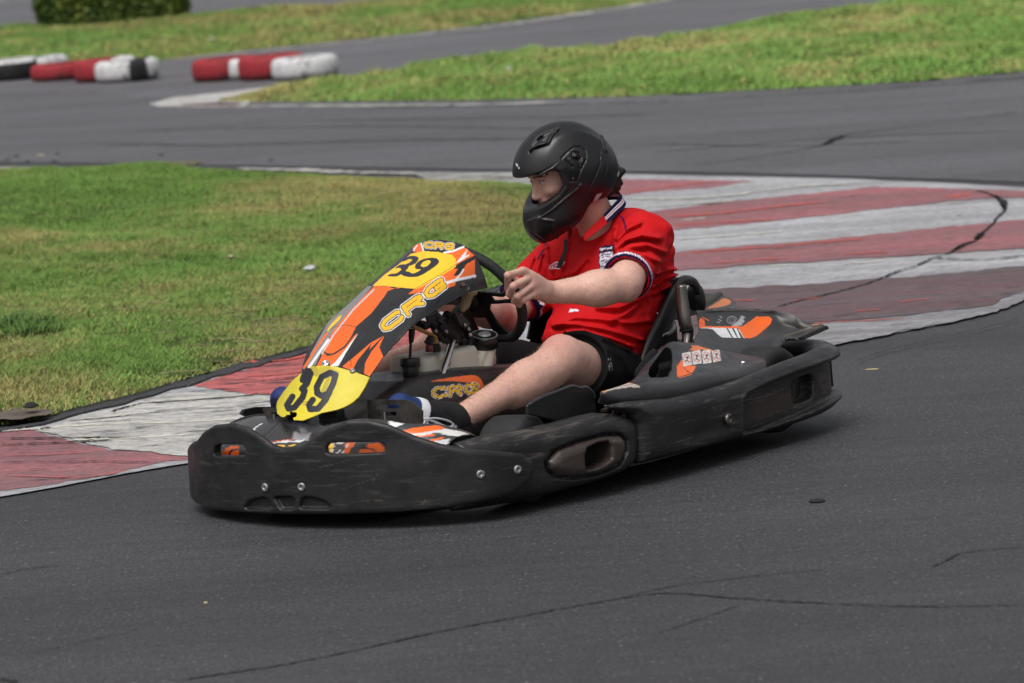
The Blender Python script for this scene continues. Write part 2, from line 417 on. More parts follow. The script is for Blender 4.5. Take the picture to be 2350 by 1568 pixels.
band([(445, 884), (510, 896), (609, 906), (800, 915), (1100, 870), (1100, 700), (900, 755), (705, 812), (626, 831), (560, 850), (494, 868)], PRB)
band([(1330, 412), (1420, 410), (1492, 412), (1725, 415), (1620, 432), (1492, 440), (1400, 452), (1340, 460)], PR_)
band([(1350, 505), (1514, 483), (1674, 461), (1857, 445), (2003, 428), (2113, 430), (2350, 439), (2520, 445), (2520, 452), (2350, 454), (2240, 456), (2113, 470), (1930, 490), (1747, 509), (1539, 527), (1380, 545)], PR_)
band([(1380, 600), (1557, 578), (1784, 558), (2003, 538), (2222, 516), (2350, 505), (2520, 490), (2520, 555), (2350, 569), (2222, 578), (2040, 589), (1820, 602), (1565, 620), (1380, 650)], PR_)
band([(1400, 690), (1601, 662), (1857, 651), (2076, 636), (2222, 622), (2350, 611), (2520, 590), (2520, 640), (2350, 666), (2259, 702), (2076, 724), (1857, 739), (1700, 760), (1400, 800)], PRD)
# dirty lower whites and the bright repainted stretches
band([(1400, 800), (1700, 760), (1857, 741), (2076, 726), (2259, 704), (2350, 668), (2520, 642), (2520, 652), (2520, 640), (2350, 687), (2295, 709), (2186, 739), (2039, 768), (1901, 795), (1500, 870)], PRD2, .008)
band([(80, 990), (379, 902), (520, 900), (630, 910), (640, 1000), (428, 1046), (313, 1034), (198, 1017), (120, 996)], PWB, .008)
# thin bright slivers of fresh paint along the ridges of the kerb
def ribbon(px, w, z, mat, name, jit=.4, seed=0, kind='structure'):
    r = random.Random(seed); P = cr([G(*p, z) for p in px], max(8, len(px)*14)); L = []; R = []
    T = np.gradient(P, axis=0); T /= np.linalg.norm(T, axis=1)[:, None]+1e-9
    for i, (p, d) in enumerate(zip(P, T)):
        n = np.array([-d[1], d[0], 0]); e = min(1, i/3, (len(P)-1-i)/3)
        k = w*(.25+r.random()*(.5+jit)+.5*abs(NZ(np.array([[i*.31, seed*3.7, 1.]]))[0]))*max(e, .10); off = n*(r.random()-.5)*w*jit*2.2
        L.append(p+n*k/2+off); R.append(p-n*k/2+off)
    V = np.array(L+R); m = len(L); F = [(i, m+i, m+i+1, i+1) for i in range(m-1)]
    return V, F
def ribbons(lst, z, mat, name):
    V, F = join([ribbon(p, w, z, mat, name, seed=i) for i, (p, w) in enumerate(lst)])
    tag(world_obj(name, V, F, mat, loc=(0, 0, 0), smooth=False), kind='structure')
mw, t, b = nodes('fresh_white'); b.inputs['Base Color'].default_value = (.62, .60, .52, 1); b.inputs['Roughness'].default_value = .6
mr, t, b = nodes('fresh_red'); b.inputs['Base Color'].default_value = (.62, .10, .07, 1); b.inputs['Roughness'].default_value = .6
ck, t, b = nodes('crack_black'); b.inputs['Base Color'].default_value = (.008, .008, .008, 1); b.inputs['Roughness'].default_value = 1  # near-black colour of the cracks
cs, t, b = nodes('faint_seam'); b.inputs['Base Color'].default_value = (.018, .018, .019, 1); b.inputs['Roughness'].default_value = .9
ribbons([([(60, 986), (200, 975), (420, 968), (620, 956)], .03), ([(190, 962), (260, 956), (300, 949)], .03), ([(120, 981), (60, 984), (0, 990)], .03),
         ([(150, 1010), (330, 1003), (440, 996)], .025), ([(380, 922), (480, 912), (610, 903)], .02), ([(1430, 455), (1620, 452), (1840, 427), (1960, 420)], .05), ([(1440, 478), (1560, 468), (1700, 460)], .035),
         ([(1560, 505), (1620, 500)], .04), ([(1545, 548), (1700, 538), (1820, 528)], .04), ([(1930, 604), (2000, 600), (2030, 597)], .03), ([(1760, 610), (1880, 606)], .02)], .0115, mw, 'fresh_white_streaks')
ribbons([([(1530, 497), (1640, 490), (1820, 470), (1900, 462)], .045), ([(1545, 516), (1700, 507), (1790, 503)], .04), ([(1430, 440), (1600, 420), (1660, 416)], .03), ([(2170, 452), (2230, 445)], .05),
         ([(1570, 580), (1760, 566), (1880, 556), (2000, 545)], .035), ([(1620, 604), (1820, 590)], .03), ([(1930, 584), (2040, 577)], .03), ([(1560, 692), (1740, 688)], .02), ([(1860, 741), (2080, 731)], .02), ([(2060, 693), (2140, 684)], .02), ([(1820, 690), (1880, 683)], .02), ([(1960, 714), (2020, 710)], .02),
         ([(0, 1045), (150, 1040), (210, 1036)], .012), ([(20, 1090), (180, 1094), (300, 1080)], .012), ([(560, 862), (640, 858), (720, 848)], .018), ([(560, 830), (640, 827), (720, 812)], .03)], .012, mr, 'fresh_red_streaks')
CR = [([(2240, 436), (2262, 442), (2285, 452), (2300, 470), (2306, 482), (2290, 497), (2278, 514), (2262, 527), (2236, 553), (2200, 566), (2180, 580), (2145, 590), (2100, 610), (2060, 622), (1990, 650), (1900, 674), (1830, 690), (1780, 705)], .014),
      ([(2232, 553), (2210, 562), (2190, 574)], .034), ([(2280, 446), (2302, 462), (2306, 480)], .024), ([(2254, 533), (2240, 549)], .028),
      ([(2140, 592), (2240, 595), (2350, 588)], .02), ([(1540, 470), (1560, 380), (1640, 372), (1740, 358), (1830, 345), (1890, 330), (1934, 310), (2060, 292), (2200, 275), (2350, 254)][1:], .018),
      ([(1890, 331), (1925, 315), (1940, 310)], .034), ([(1500, 396), (1720, 398), (1900, 404), (2080, 414), (2200, 405), (2350, 388)], .007), ([(1560, 262), (1900, 254), (2350, 228)], .012),
      ([(2350, 728), (2250, 755), (2050, 800), (1960, 830)], .006), ([(0, 374), (60, 352), (300, 340), (480, 335)], .008),
      ([(300, 1003), (0, 1005)], .016), ([(0, 1060), (220, 1058), (360, 1060)], .012), ([(0, 1020), (170, 1014), (260, 1010)], .02), ([(590, 874), (700, 862), (760, 852)], .018),
      ([(250, 945), (330, 925), (480, 915), (620, 901)], .014), ([(160, 963), (230, 959), (420, 940), (610, 930)], .01), ([(430, 990), (620, 978), (700, 960)], .01), 
      ([(1560, 470), (1800, 452)], .015), ([(1780, 620), (1900, 612), (1990, 606)], .012), ([(1620, 470), (1660, 463)], .02)]
for i in range(60):   # short random seams on the worn kerb
    x = random.uniform(1560, 2330); y = random.uniform(440, 780)
    if y > 790-(x-1900)*.24: continue
    L = random.uniform(12, 60); CR.append(([(x, y), (x+L*.5, y-L*.06-random.uniform(-1, 1)), (x+L, y-L*.12)], random.uniform(.004, .012)))
for i in range(90):
    x = random.uniform(0, 600); y = random.uniform(880, 1120)
    if y < 990-x*.24+14 or y > 1130-x*.18-8: continue
    L = random.uniform(10, 45); CR.append(([(x, y), (x+L*.5, y-L*.04-random.uniform(-.6, .6)), (x+L, y-L*.08)], random.uniform(.003, .007)))
ribbons(CR, .0130, ck, 'cracks')
SE = [([(400, 1562), (700, 1515), (1000, 1450), (1200, 1412), (1330, 1388), (1420, 1373), (1530, 1360), (1640, 1368), (1780, 1378), (1950, 1386), (2120, 1391), (2350, 1388)], .009),
      ([(1420, 1373), (1500, 1353), (1580, 1338), (1660, 1330), (1760, 1318), (1900, 1306)], .006), ([(2140, 1300), (2180, 1281), (2200, 1270), (2260, 1261), (2350, 1255)], .007),
      ([(0, 1318), (60, 1305), (140, 1296)], .005), ([(1500, 1455), (1620, 1415), (1700, 1385)], .004), ([(0, 1556), (40, 1566)], .02), ([(60, 1500), (200, 1470), (330, 1440)], .003)]
ribbons(SE, .003, cs, 'track_cracks')
# tyre marks
tm, t, b = nodes('rubbered_asphalt'); b.inputs['Roughness'].default_value = .62; b.inputs['Specular IOR Level'].default_value = .4
f = noise(t, 170, 3, .7); t.links.new(ramp(t, f, [(.3, (.03,)*3), (.7, (.062,)*3)]).outputs[0], b.inputs['Base Color']); bump(t, b, f, .5, .003)
ribbons([([(220, 330), (500, 333), (900, 322), (1300, 318)], .1), ([(300, 300), (800, 290), (1300, 296)], .08), ([(1500, 350), (1900, 318), (2350, 300)], .06), ([(700, 275), (1100, 272), (1500, 262)], .06), ([(1500, 330), (1800, 335), (2100, 325)], .05)], .0055, tm, 'tyre_marks')
# white edge lines
ribbons_w = [([(-200, 384), (0, 385), (110, 386), (230, 386)], .12), ([(540, 386), (700, 390), (806, 395), (1000, 398), (1190, 401)], .14)]
V, F = join([ribbon(p, w, .009, PWB, 'x', jit=.12, seed=4+i) for i, (p, w) in enumerate(ribbons_w)]); tag(world_obj('edge_line', V, F, PWB, loc=(0, 0, 0), smooth=False), kind='structure')
V, F = join([ribbon(p, w, .009, PWB, 'x', jit=.12, seed=14+i) for i, (p, w) in enumerate([([(360, 141), (600, 116), (900, 86), (1200, 51), (1480, 8), (1560, -4)], .22), ([(430, 245), (700, 243), (1070, 240), (1300, 234)], .16), ([(-200, 1), (0, 3), (90, 0)], .2)])]); tag(world_obj('edge_line_far', V, F, PWB, loc=(0, 0, 0), smooth=False), kind='structure')
sheet('kerb_dark_patch', [(816, 400), (980, 402), (990, 412), (975, 418), (830, 411)], .010, ASPH3, .03)
sheet('kerb_mottled', [(950, 397), (1230, 401), (1240, 428), (1150, 425), (1000, 416), (975, 410)], .0102, worn_paint('mottled_white', (.72, .72, .7), (.07, .065, .06), .47), .03)
sheet('kerb_tip', [(341, 238), (403, 223), (513, 212), (586, 203), (720, 190), (861, 176), (1020, 158), (1140, 146), (1140, 152), (900, 184), (700, 206), (600, 222), (560, 243), (513, 246), (366, 245)], .010, PWB, .03)
sheet('kerb_tip_red', [(415, 239), (502, 234), (560, 236), (540, 243), (420, 242)], .012, PRD, .02)
# black raised lip between the kerb and the grass
LIP = [(-260, 1016), (0, 983), (99, 968), (148, 949), (230, 929), (313, 909), (379, 889), (494, 857), (560, 838), (626, 821), (705, 801), (900, 742), (1150, 659)]
LIP2 = [(-260, 1022), (0, 988.5), (40, 982), (99, 972), (140, 960.5), (160, 953), (240, 934), (285, 925), (313, 914), (350, 906), (390, 891), (440, 882), (494, 861), (530, 856), (560, 843), (590, 840), (626, 826), (665, 819), (705, 806), (900, 748), (1150, 664)]
sheet('kerb_lip', LIP+LIP2[::-1], .014, ASPH3, .008, thick=.014)
sheet('bare_patch', [(-260, 930), (0, 933), (40, 935), (70, 939), (104, 938), (128, 942), (100, 953), (72, 956), (50, 962), (-260, 966)], .030, simple('bare_dirt', (.125, .105, .09), .95, var=.4, vs=9, bs=.5, bsc=30, bd=.01, spec=.1), .03)
# ---------------------------------------------------------------- grass
gm, t, b = nodes('grass_blades'); a = N(t, 'Attribute', attribute_name='Col'); t.links.new(a.outputs['Color'], b.inputs['Base Color']); b.inputs['Roughness'].default_value = .75
b.inputs['Specular IOR Level'].default_value = .04
ge = N(t, 'NewGeometry'); vm = N(t, 'VectorMath', operation='MULTIPLY_ADD'); t.links.new(ge.outputs['Normal'], vm.inputs[0]); vm.inputs[1].default_value = (.45, .45, .45); vm.inputs[2].default_value = (0, 0, .75); vn = N(t, 'VectorMath', operation='NORMALIZE'); t.links.new(vm.outputs[0], vn.inputs[0]); t.links.new(vn.outputs[0], b.inputs['Normal'])
gs, t, b = nodes('grass_soil'); f = noise(t, 14, 6, .7); t.links.new(ramp(t, f, [(.3, (.028, .045, .012)), (.5, (.05, .075, .02)), (.7, (.10, .10, .04))]).outputs[0], b.inputs['Base Color']); b.inputs['Roughness'].default_value = .95; b.inputs['Specular IOR Level'].default_value = .1
def meadow(px, step, amp, nb, hb, wb, dens_far, name, dry=.0, rise=.35, bump_at=None, seed=1, dark=1.0, clear=None, bare=None):
    W = np.array([G(*p)[:2] for p in px]); rg = np.random.default_rng(seed)
    lo, hi = W.min(0)-step, W.max(0)+step
    gx = np.arange(lo[0], hi[0], step); gy = np.arange(lo[1], hi[1], step*1.6)
    X, Y = np.meshgrid(gx, gy, indexing='ij'); x, y = X.ravel(), Y.ravel()
    def height(x, y):
        d = dline(x, y, W, True); e = np.clip(d/rise, 0, 1); e = e*e*(3-2*e)
        P = np.stack([x, y], 1)
        h = amp*e*(.55+.35*NZ(P*1.1)+.25*NZ2(P*3.1)+.12*NZ(P*9))
        if bump_at:
            for bx, by, r, a_ in bump_at:
                c = G(bx, by); h += a_*np.exp(-(((x-c[0])/r)**2+((y-c[1])/(r*1.3))**2))*e
        return np.maximum(h, 0)+.0125
    ins = inpoly(x, y, W); z = height(x, y)
    I = np.arange(len(x)).reshape(X.shape); F = np.stack([I[:-1, :-1], I[1:, :-1], I[1:, 1:], I[:-1, 1:]], -1).reshape(-1, 4); F = F[ins[F].all(1)]
    V = np.stack([x, y, z], 1); u = np.unique(F); mp = np.full(len(V), -1); mp[u] = np.arange(len(u))
    tag(world_obj(name+'_ground', V[u], mp[F], gs, loc=(0, 0, 0)), kind='structure')
    # blades
    q = rg.random((int(nb*2.4), 2))*(hi-lo)+lo; q = q[inpoly(q[:, 0], q[:, 1], W)]
    P3 = np.stack([q[:, 0], q[:, 1], np.zeros(len(q))], 1); sx, sy = proj(P3); q = q[(sx > -90) & (sx < 2440) & (sy > -120) & (sy < 1560)]
    cl = NZ(q*np.array([1.7, 1.7]))*.5+NZ2(q*5.3)*.35+NZ(q*14)*.3
    keep = rg.random(len(q)) < np.clip(.75+cl*.8, .15, 1)*(1 if not dens_far else 1); q = q[keep]; cl = cl[keep]
    q, cl = q[:nb], cl[:nb]; n = len(q)
    if bare:
        sx, sy = proj(np.stack([q[:, 0], q[:, 1], np.zeros(len(q))+.04], 1)); kk = ~inpoly(sx, sy, bare) | (rg.random(len(q)) < .25); q = q[kk]; cl = cl[kk]; n = len(q)
    z = height(q[:, 0], q[:, 1])
    d = dline(q[:, 0], q[:, 1], W, True)
    h = hb*(.45+.75*rg.random(n))*np.clip(1+cl*.9, .35, 2.2)*np.clip(.45+d*2.5, .45, 1)
    th = rg.random(n)*2*pi; lean = rg.normal(0, .55, (n, 2))*h[:, None]+np.array([.25, 0])*h[:, None]
    w = wb*(.6+.8*rg.random(n)); base = np.stack([q[:, 0], q[:, 1], z-.004], 1)
    sd_ = np.stack([np.cos(th), np.sin(th)*.5, np.zeros(n)], 1)*w[:, None]/2
    tip = base+np.stack([lean[:, 0], lean[:, 1], h], 1); mid = base+np.stack([lean[:, 0]*.3, lean[:, 1]*.3, h*.6], 1)
    V = np.stack([base-sd_, base+sd_, mid+sd_*.8, tip, mid-sd_*.8], 1).reshape(-1, 3)
    k = np.arange(n)[:, None]*5
    F4 = np.hstack([k, k+1, k+2, k+4]); F3 = np.hstack([k+4, k+2, k+3])
    spx, spy = proj(base)
    dr = np.clip(dry+NZ(q*.9+5)*.5+NZ2(q*2.1)*.38+NZ(q*6.3)*.20+rg.normal(0, .22, n), -1, 1)
    if clear is not None:
        for cx, cy, rx, ry, a_ in clear: dr += a_*np.exp(-((spx-cx)/rx)**2-((spy-cy)/ry)**2)
    g1 = np.array([.095, .190, .038]); g2 = np.array([.200, .325, .085]); st = np.array([.44, .36, .15]); ol = np.array([.27, .275, .10])
    tt = rg.random(n)[:, None]; c = g1+(g2-g1)*tt
    m = np.clip(dr*1.4+.1, 0, 1)[:, None]; c = c*(1-m)+ol*m
    s_ = (rg.random(n) < np.clip(.05+dr*.55, .02, .7)); c[s_] = st*(.5+.6*rg.random((s_.sum(), 1)))
    c *= dark*(.80+.3*rg.random((n, 1)))*1.13*(1+.14*NZ(q*1.3+9)+.12*NZ2(q*4.4))[:, None]
    c5 = np.repeat(c, 5, 0)
    me = mk_mesh(name, V, np.vstack([F4]), gm, col=c5, smooth=False)
    # triangles tips in the same mesh: rebuild with both
    me = bpy.data.meshes.new(name); me.vertices.add(len(V)); me.vertices.foreach_set('co', V.astype(np.float32).ravel())
    li = np.hstack([F4, F3]).astype(np.int32).ravel(); me.loops.add(len(li)); me.loops.foreach_set('vertex_index', li)
    ls = (np.arange(n)[:, None]*7+np.array([0, 4])).ravel().astype(np.int32); me.polygons.add(2*n); me.polygons.foreach_set('loop_start', ls)
    me.polygons.foreach_set('loop_total', np.tile([4, 3], n).astype(np.int32)); me.materials.append(gm); me.update(calc_edges=True)
    a = me.color_attributes.new('Col', 'FLOAT_COLOR', 'POINT'); cc = np.ones((len(V), 4), np.float32); cc[:, :3] = c5; a.data.foreach_set('color', cc.ravel())
    o = bpy.data.objects.new(name, me); COL.objects.link(o); tag(o, kind='stuff'); return height, W
NEARG = [(-260, 1015), (0, 982), (99, 967), (148, 948), (230, 928), (313, 908), (379, 888), (494, 856), (560, 837), (626, 820), (705, 800), (900, 741), (1150, 658), (1300, 560), (1320, 490), (1250, 440), (1198, 428), (1100, 424), (1000, 420), (886, 416), (806, 408), (644, 405), (560, 401), (480, 395), (430, 393), (215, 395), (107, 398), (0, 400), (-260, 398)]
meadow(NEARG, .07, .05, 760000, .030, .0048, 0, 'grass_infield', dry=-.04, rise=.5, bump_at=[(370, 400, .55, .055), (110, 480, 1.0, .04)],
       bare=[(-260, 925), (0, 929), (70, 934), (132, 937), (105, 955), (60, 966), (-260, 972)], clear=[(1000, 440, 220, 22, .7), (830, 500, 330, 40, .35), (560, 840, 140, 45, .55), (350, 920, 200, 40, .55), (60, 550, 80, 14, .9), (620, 740, 160, 30, .4), (200, 440, 240, 60, -.55), (100, 760, 160, 60, -.3), (1100, 520, 140, 60, .5), (300, 830, 250, 40, -.2), (150, 640, 200, 70, -.25)])
RG = [(500, 236), (560, 222), (620, 210), (720, 203), (870, 182), (1020, 165), (1200, 141), (1550, 91), (1700, 71), (1900, 41), (2150, 5), (2450, -40), (2450, 154), (2350, 167), (2100, 190), (1800, 206), (1500, 222), (1070, 233), (690, 236)]
meadow(RG, .12, .13, 330000, .045, .010, 0, 'grass_island', dry=-.05, rise=.8, seed=3, dark=1.3, clear=[(640, 215, 90, 12, .7), (560, 230, 80, 8, .5), (2200, 180, 300, 14, .4), (1500, 100, 400, 14, .3), (1500, 200, 500, 16, -.3)])
FG = [(-200, 148), (0, 147), (380, 139), (600, 114), (900, 84), (1200, 49), (1470, 9), (1600, -12), (1000, -12), (800, 22), (430, 55), (250, 70), (100, 72), (0, 80), (-200, 96)]
meadow(FG, .2, .12, 220000, .05, .015, 0, 'grass_verge', dry=.22, rise=1.0, seed=5, dark=1.08, clear=[(100, 90, 200, 18, -.5), (700, 110, 600, 14, .3)])
# long tufts in the near grass, dry stalks lying on it
def tuft(px, py, n, h, spread, seed, colr):
    rg = np.random.default_rng(seed); c = G(px, py); Vs = []; Fs = []; 
    for i in range(n):
        a = rg.random()*2*pi; r = spread*rg.random()**.6; b0 = c+np.array([cos(a)*r*.5, sin(a)*r*.5, .05]); L = h*(.5+rg.random()*.7); o = np.array([cos(a), sin(a), 0])
        P = [b0, b0+o*L*.25+[0, 0, L*.6], b0+o*L*.65+[0, 0, L*.8], b0+o*L*1.0+[0, 0, L*.62]]; sd_ = np.cross(o, [0, 0, 1])*.0028
        k = len(Vs); w = [1, 1, .7, .15]
        for p, ww in zip(P, w): Vs += [p-sd_*ww, p+sd_*ww]
        Fs += [(k+2*j, k+2*j+1, k+2*j+3, k+2*j+2) for j in range(3)]
    V = np.array(Vs); C = np.tile(colr, (len(V), 1))*(.7+.6*np.repeat(rg.random((len(V)//8, 1)), 8, 0)); return V, Fs, C
TT = [(60, 800, 130, .075, .34, 1, (.08, .15, .04)), (20, 775, 110, .07, .28, 2, (.09, .16, .05)), (100, 772, 60, .06, .3, 5, (.11, .19, .055)), (425, 399, 70, .035, .3, 7, (.2, .19, .08)), (320, 470, 200, .045, 1.2, 3, (.19, .27, .09)), (150, 520, 200, .045, 1.2, 4, (.17, .26, .08))]
Vt, Ft, Ct = [], [], []; n0 = 0
for a in TT:
    V, F, C = tuft(*a); Vt.append(V); Ct.append(C); Ft += [tuple(i+n0 for i in f) for f in F]; n0 += len(V)
tag(world_obj('long_grass', np.vstack(Vt), Ft, gm, col=np.vstack(Ct), smooth=False, loc=(0, 0, 0)), kind='stuff')
rg = np.random.default_rng(9); L = []
for i in range(150):
    x = rg.uniform(0, 1180); y = rg.uniform(430, 900)
    if rg.random() < .55: x, y = rg.normal(640, 190), rg.normal(735, 50)
    elif rg.random() < .5: x, y = rg.normal(1000, 120), rg.normal(450, 16)
    if y > 960-x*.235 or y < 425 or x > 1150 or x < 0: continue
    p = G(x, y, .085); a = rg.normal(0, .5); l = rg.uniform(.03, .16); d = np.array([cos(a), sin(a)*.8, rg.normal(0, .06)])*l
    L.append(tube([p, p+d*.5+[0, rg.normal(0, .012), .006], p+d], .0017, n=4, seg=3, caps=False))
V, F = join(L); st_m = simple('dry_stalk', (.36, .30, .18), .9, var=.5, vs=6); tag(world_obj('dry_stalks', V, F, st_m, loc=(0, 0, 0)), kind='stuff')
# ---------------------------------------------------------------- litter and rubber crumbs
rub = simple('rubber_crumb', (.008, .008, .009), .8, bs=.4, bd=.002, bsc=120); lf = simple('leaf_dry', (.42, .36, .2), .8); wp = simple('crumpled_paper', (.5, .51, .52), .8, var=.4, vs=60)
def lump(name, px, py, sx, sy, sz, mat, label, cat, group=None, ang=0, z0=0., seed=0):
    rg = np.random.default_rng(seed); V, F = [], []; nu, nv = 10, 14
    for i in range(nu+1):
        for j in range(nv):
            a = pi*i/nu; b_ = 2*pi*j/nv; V.append((sin(a)*cos(b_), sin(a)*sin(b_), -cos(a)))
    V = np.array(V); V *= (1+.28*NZ(V*1.7+seed*3.3)+.12*NZ2(V*4+seed))[:, None]
    V *= [sx/2, sy/2, sz/2]; c, s = cos(ang), sin(ang); V[:, :2] = V[:, :2]@np.array([[c, s], [-s, c]])
    F = [(i*nv+j, i*nv+(j+1) % nv, (i+1)*nv+(j+1) % nv, (i+1)*nv+j) for i in range(nu) for j in range(nv)]
    p = G(px, py, z0); V += p+[0, 0, sz*.3]
    o = world_obj(name, V, F, mat); tag(o, label, cat, group); return o
lump('rubber_scrap', 1875, 1152, .045, .05, .010, rub, 'torn black rubber scrap on the near asphalt right of the kart', 'rubber scrap', 'rubber scraps', .3, seed=1)
lump('rubber_scrap', 72, 935, .05, .06, .02, rub, 'black rubber scrap on the bare strip at the left edge of the lawn', 'rubber scrap', 'rubber scraps', .2, .05, seed=2)
for i, (x, y, lb) in enumerate([(370, 358, 'black rubber crumb on the middle track above the grassy hump'), (622, 370, 'largest rubber crumb on the middle track right of the hump'), (38, 361, 'rubber crumb nearest the left edge on the middle track'), (64, 373, 'rubber crumb beside the white line at far left'), (126, 373, 'rubber crumb just above the white line, second from left'), (132, 355, 'rubber crumb higher on the middle track at left')]):
    lump('rubber_crumb', x, y, .04, .06, .015, rub, lb, 'rubber crumb', 'crumbs on the middle track', seed=4+i)
lump('paper_scrap', 712, 618, .055, .09, .02, wp, 'crumpled white paper scrap on the near lawn', 'paper', seed=11, z0=.07)
lump('dry_leaf', 472, 1384, .012, .018, .004, lf, 'tiny tan leaf on the asphalt below the kart nose', 'leaf', 'dry leaves', seed=12)
lump('dry_leaf', 94, 357, .06, .06, .01, lf, 'tan leaf on the middle track at the left', 'leaf', 'dry leaves', seed=13)
lump('dry_leaf', 2002, 849, .012, .05, .006, lf, 'curled pale leaf on the asphalt right of the rear bumper', 'leaf', 'dry leaves', 1.2, seed=14)
lump('dry_leaf', 530, 590, .03, .07, .012, lf, 'tan leaf curled on the mid lawn', 'leaf', 'dry leaves', z0=.06, seed=15)
lump('dry_leaf', 855, 722, .09, .12, .02, lf, 'tan leaf on the lawn just left of the front panel', 'leaf', 'dry leaves', z0=.06, seed=16)
lump('stone', 1167, 160, .04, .05, .03, wp, 'white pebble on the far grass island', 'stone', z0=.12, seed=17)
lump('stone', 487, 188, .04, .05, .03, wp, 'white pebble on the far grass verge', 'stone', z0=.1, seed=18).location = G(487, 94, .12)
# ---------------------------------------------------------------- hedge
hm, t, b = nodes('hedge_leaf'); f = noise(t, 3.5, 5, .6); t.links.new(ramp(t, f, [(.3, (.04, .08, .012)), (.55, (.11, .17, .022)), (.75, (.24, .27, .04))]).outputs[0], b.inputs['Base Color']); b.inputs['Roughness'].default_value = .6
hr = bpy.data.objects.new('hedge', None); cpos = G(262, 67); hr.location = cpos; COL.objects.link(hr); tag(hr, 'clipped dark green hedge standing on the far verge, cut off by the top edge', 'hedge')
rg = np.random.default_rng(21); n = 26000; hw, hd, hh = .98, .55, 1.15
u = rg.random((n, 3))*2-1; ax = rg.integers(0, 3, n); sgn = np.where(rg.random(n) < .5, -1, 1); sh = rg.random(n)**.5*.35
for k in range(3):
    m = ax == k; u[m, k] = sgn[m]*(1-sh[m]*.5)
P = u*[hw, hd, hh/2]+[0, 0, hh/2]; r_ = 1+.07*NZ(P*3.5)+.05*NZ2(P*9); P[:, :2] *= r_[:, None]; P[:, 2] = np.abs(P[:, 2])*(1+.05*NZ(P*4))+.02
P[:, 0] *= .93+.10*np.clip(P[:, 2], 0, .6)
s = .022+.02*rg.random(n); A = rg.normal(0, 1, (n, 3)); A /= np.linalg.norm(A, axis=1)[:, None]; Bv = np.cross(A, rg.normal(0, 1, (n, 3))); Bv /= np.linalg.norm(Bv, axis=1)[:, None]
V = np.stack([P-A*s[:, None], P-Bv*s[:, None]*.5, P+A*s[:, None], P+Bv*s[:, None]*.5], 1).reshape(-1, 3)
o = bpy.data.objects.new('foliage', mk_mesh('foliage', V, np.arange(4*n).reshape(n, 4), hm, smooth=False)); COL.objects.link(o); o.parent = hr
V, F = join([tube([(x, y, -.02), (x+.05, y, .5), (x*1.2, y*1.2, 1.0)], [.02, .012, .006], seg=7) for x in (-.7, -.3, .15, .55) for y in (-.15, .2)])
o = bpy.data.objects.new('stem', mk_mesh('stem', V, F, simple('bark', (.06, .045, .03), .9))); COL.objects.link(o); o.parent = hr
V, F = boxm((0, 0, .56), (.80, .38, .48)); o = bpy.data.objects.new('inner_twigs', mk_mesh('inner_twigs', V, F, simple('twig_dark', (.012, .022, .006), .95, var=.5, vs=20), smooth=False)); COL.objects.link(o); o.parent = hr  # dark box put in as the shade between the leaves
# ---------------------------------------------------------------- tyre barrier
def tyre_mat(name, parts, topw=False):
    m, t, b = nodes(name); tc = N(t, 'TexCoord'); sx = N(t, 'SeparateXYZ'); t.links.new(tc.outputs['Object'], sx.inputs[0]); src = sx.outputs[0]
    cols = {'r': (.33, .03, .038), 'w': (.62, .62, .62), 'k': (.02, .02, .021)}
    c = None; e = 0
    for x0, k in parts:
        if c is None: c = cols[k]; continue
        nz = noise(t, 9, 5, .7); ad = N(t, 'Math', operation='MULTIPLY_ADD'); t.links.new(nz, ad.inputs[0]); ad.inputs[1].default_value = .16; ad.inputs[2].default_value = -.08
        a2 = N(t, 'Math', operation='ADD'); t.links.new(src, a2.inputs[0]); t.links.new(ad.outputs[0], a2.inputs[1])
        g = N(t, 'Math', operation='GREATER_THAN'); t.links.new(a2.outputs[0], g.inputs[0]); g.inputs[1].default_value = x0; c = mixc(t, g.outputs[0], c, cols[k])
    if topw:
        g = N(t, 'Math', operation='GREATER_THAN'); t.links.new(sx.outputs[2], g.inputs[0]); g.inputs[1].default_value = .165; c = mixc(t, g.outputs[0], c, cols['w'])
    r = ramp(t, noise(t, 11, 9, .8), [(.50, (0,)*3), (.62, (1,)*3)]); mu = N(t, 'Math', operation='MULTIPLY'); t.links.new(r.outputs[0], mu.inputs[0]); mu.inputs[1].default_value = .72
    c = mixc(t, mu.outputs[0], c, (.045, .04, .042))
    # tyre wall turns near black towards its lower edge
    mr_ = N(t, 'MapRange'); t.links.new(sx.outputs[2], mr_.inputs[0]); mr_.inputs[1].default_value = .0; mr_.inputs[2].default_value = .075; mr_.inputs[3].default_value = .95; mr_.inputs[4].default_value = 0
    c = mixc(t, mr_.outputs[0], c, (.03, .027, .027)); t.links.new(c, b.inputs['Base Color']); b.inputs['Roughness'].default_value = .7; b.inputs['Specular IOR Level'].default_value = .25
    bump(t, b, noise(t, 30, 5), .4, .01); return m
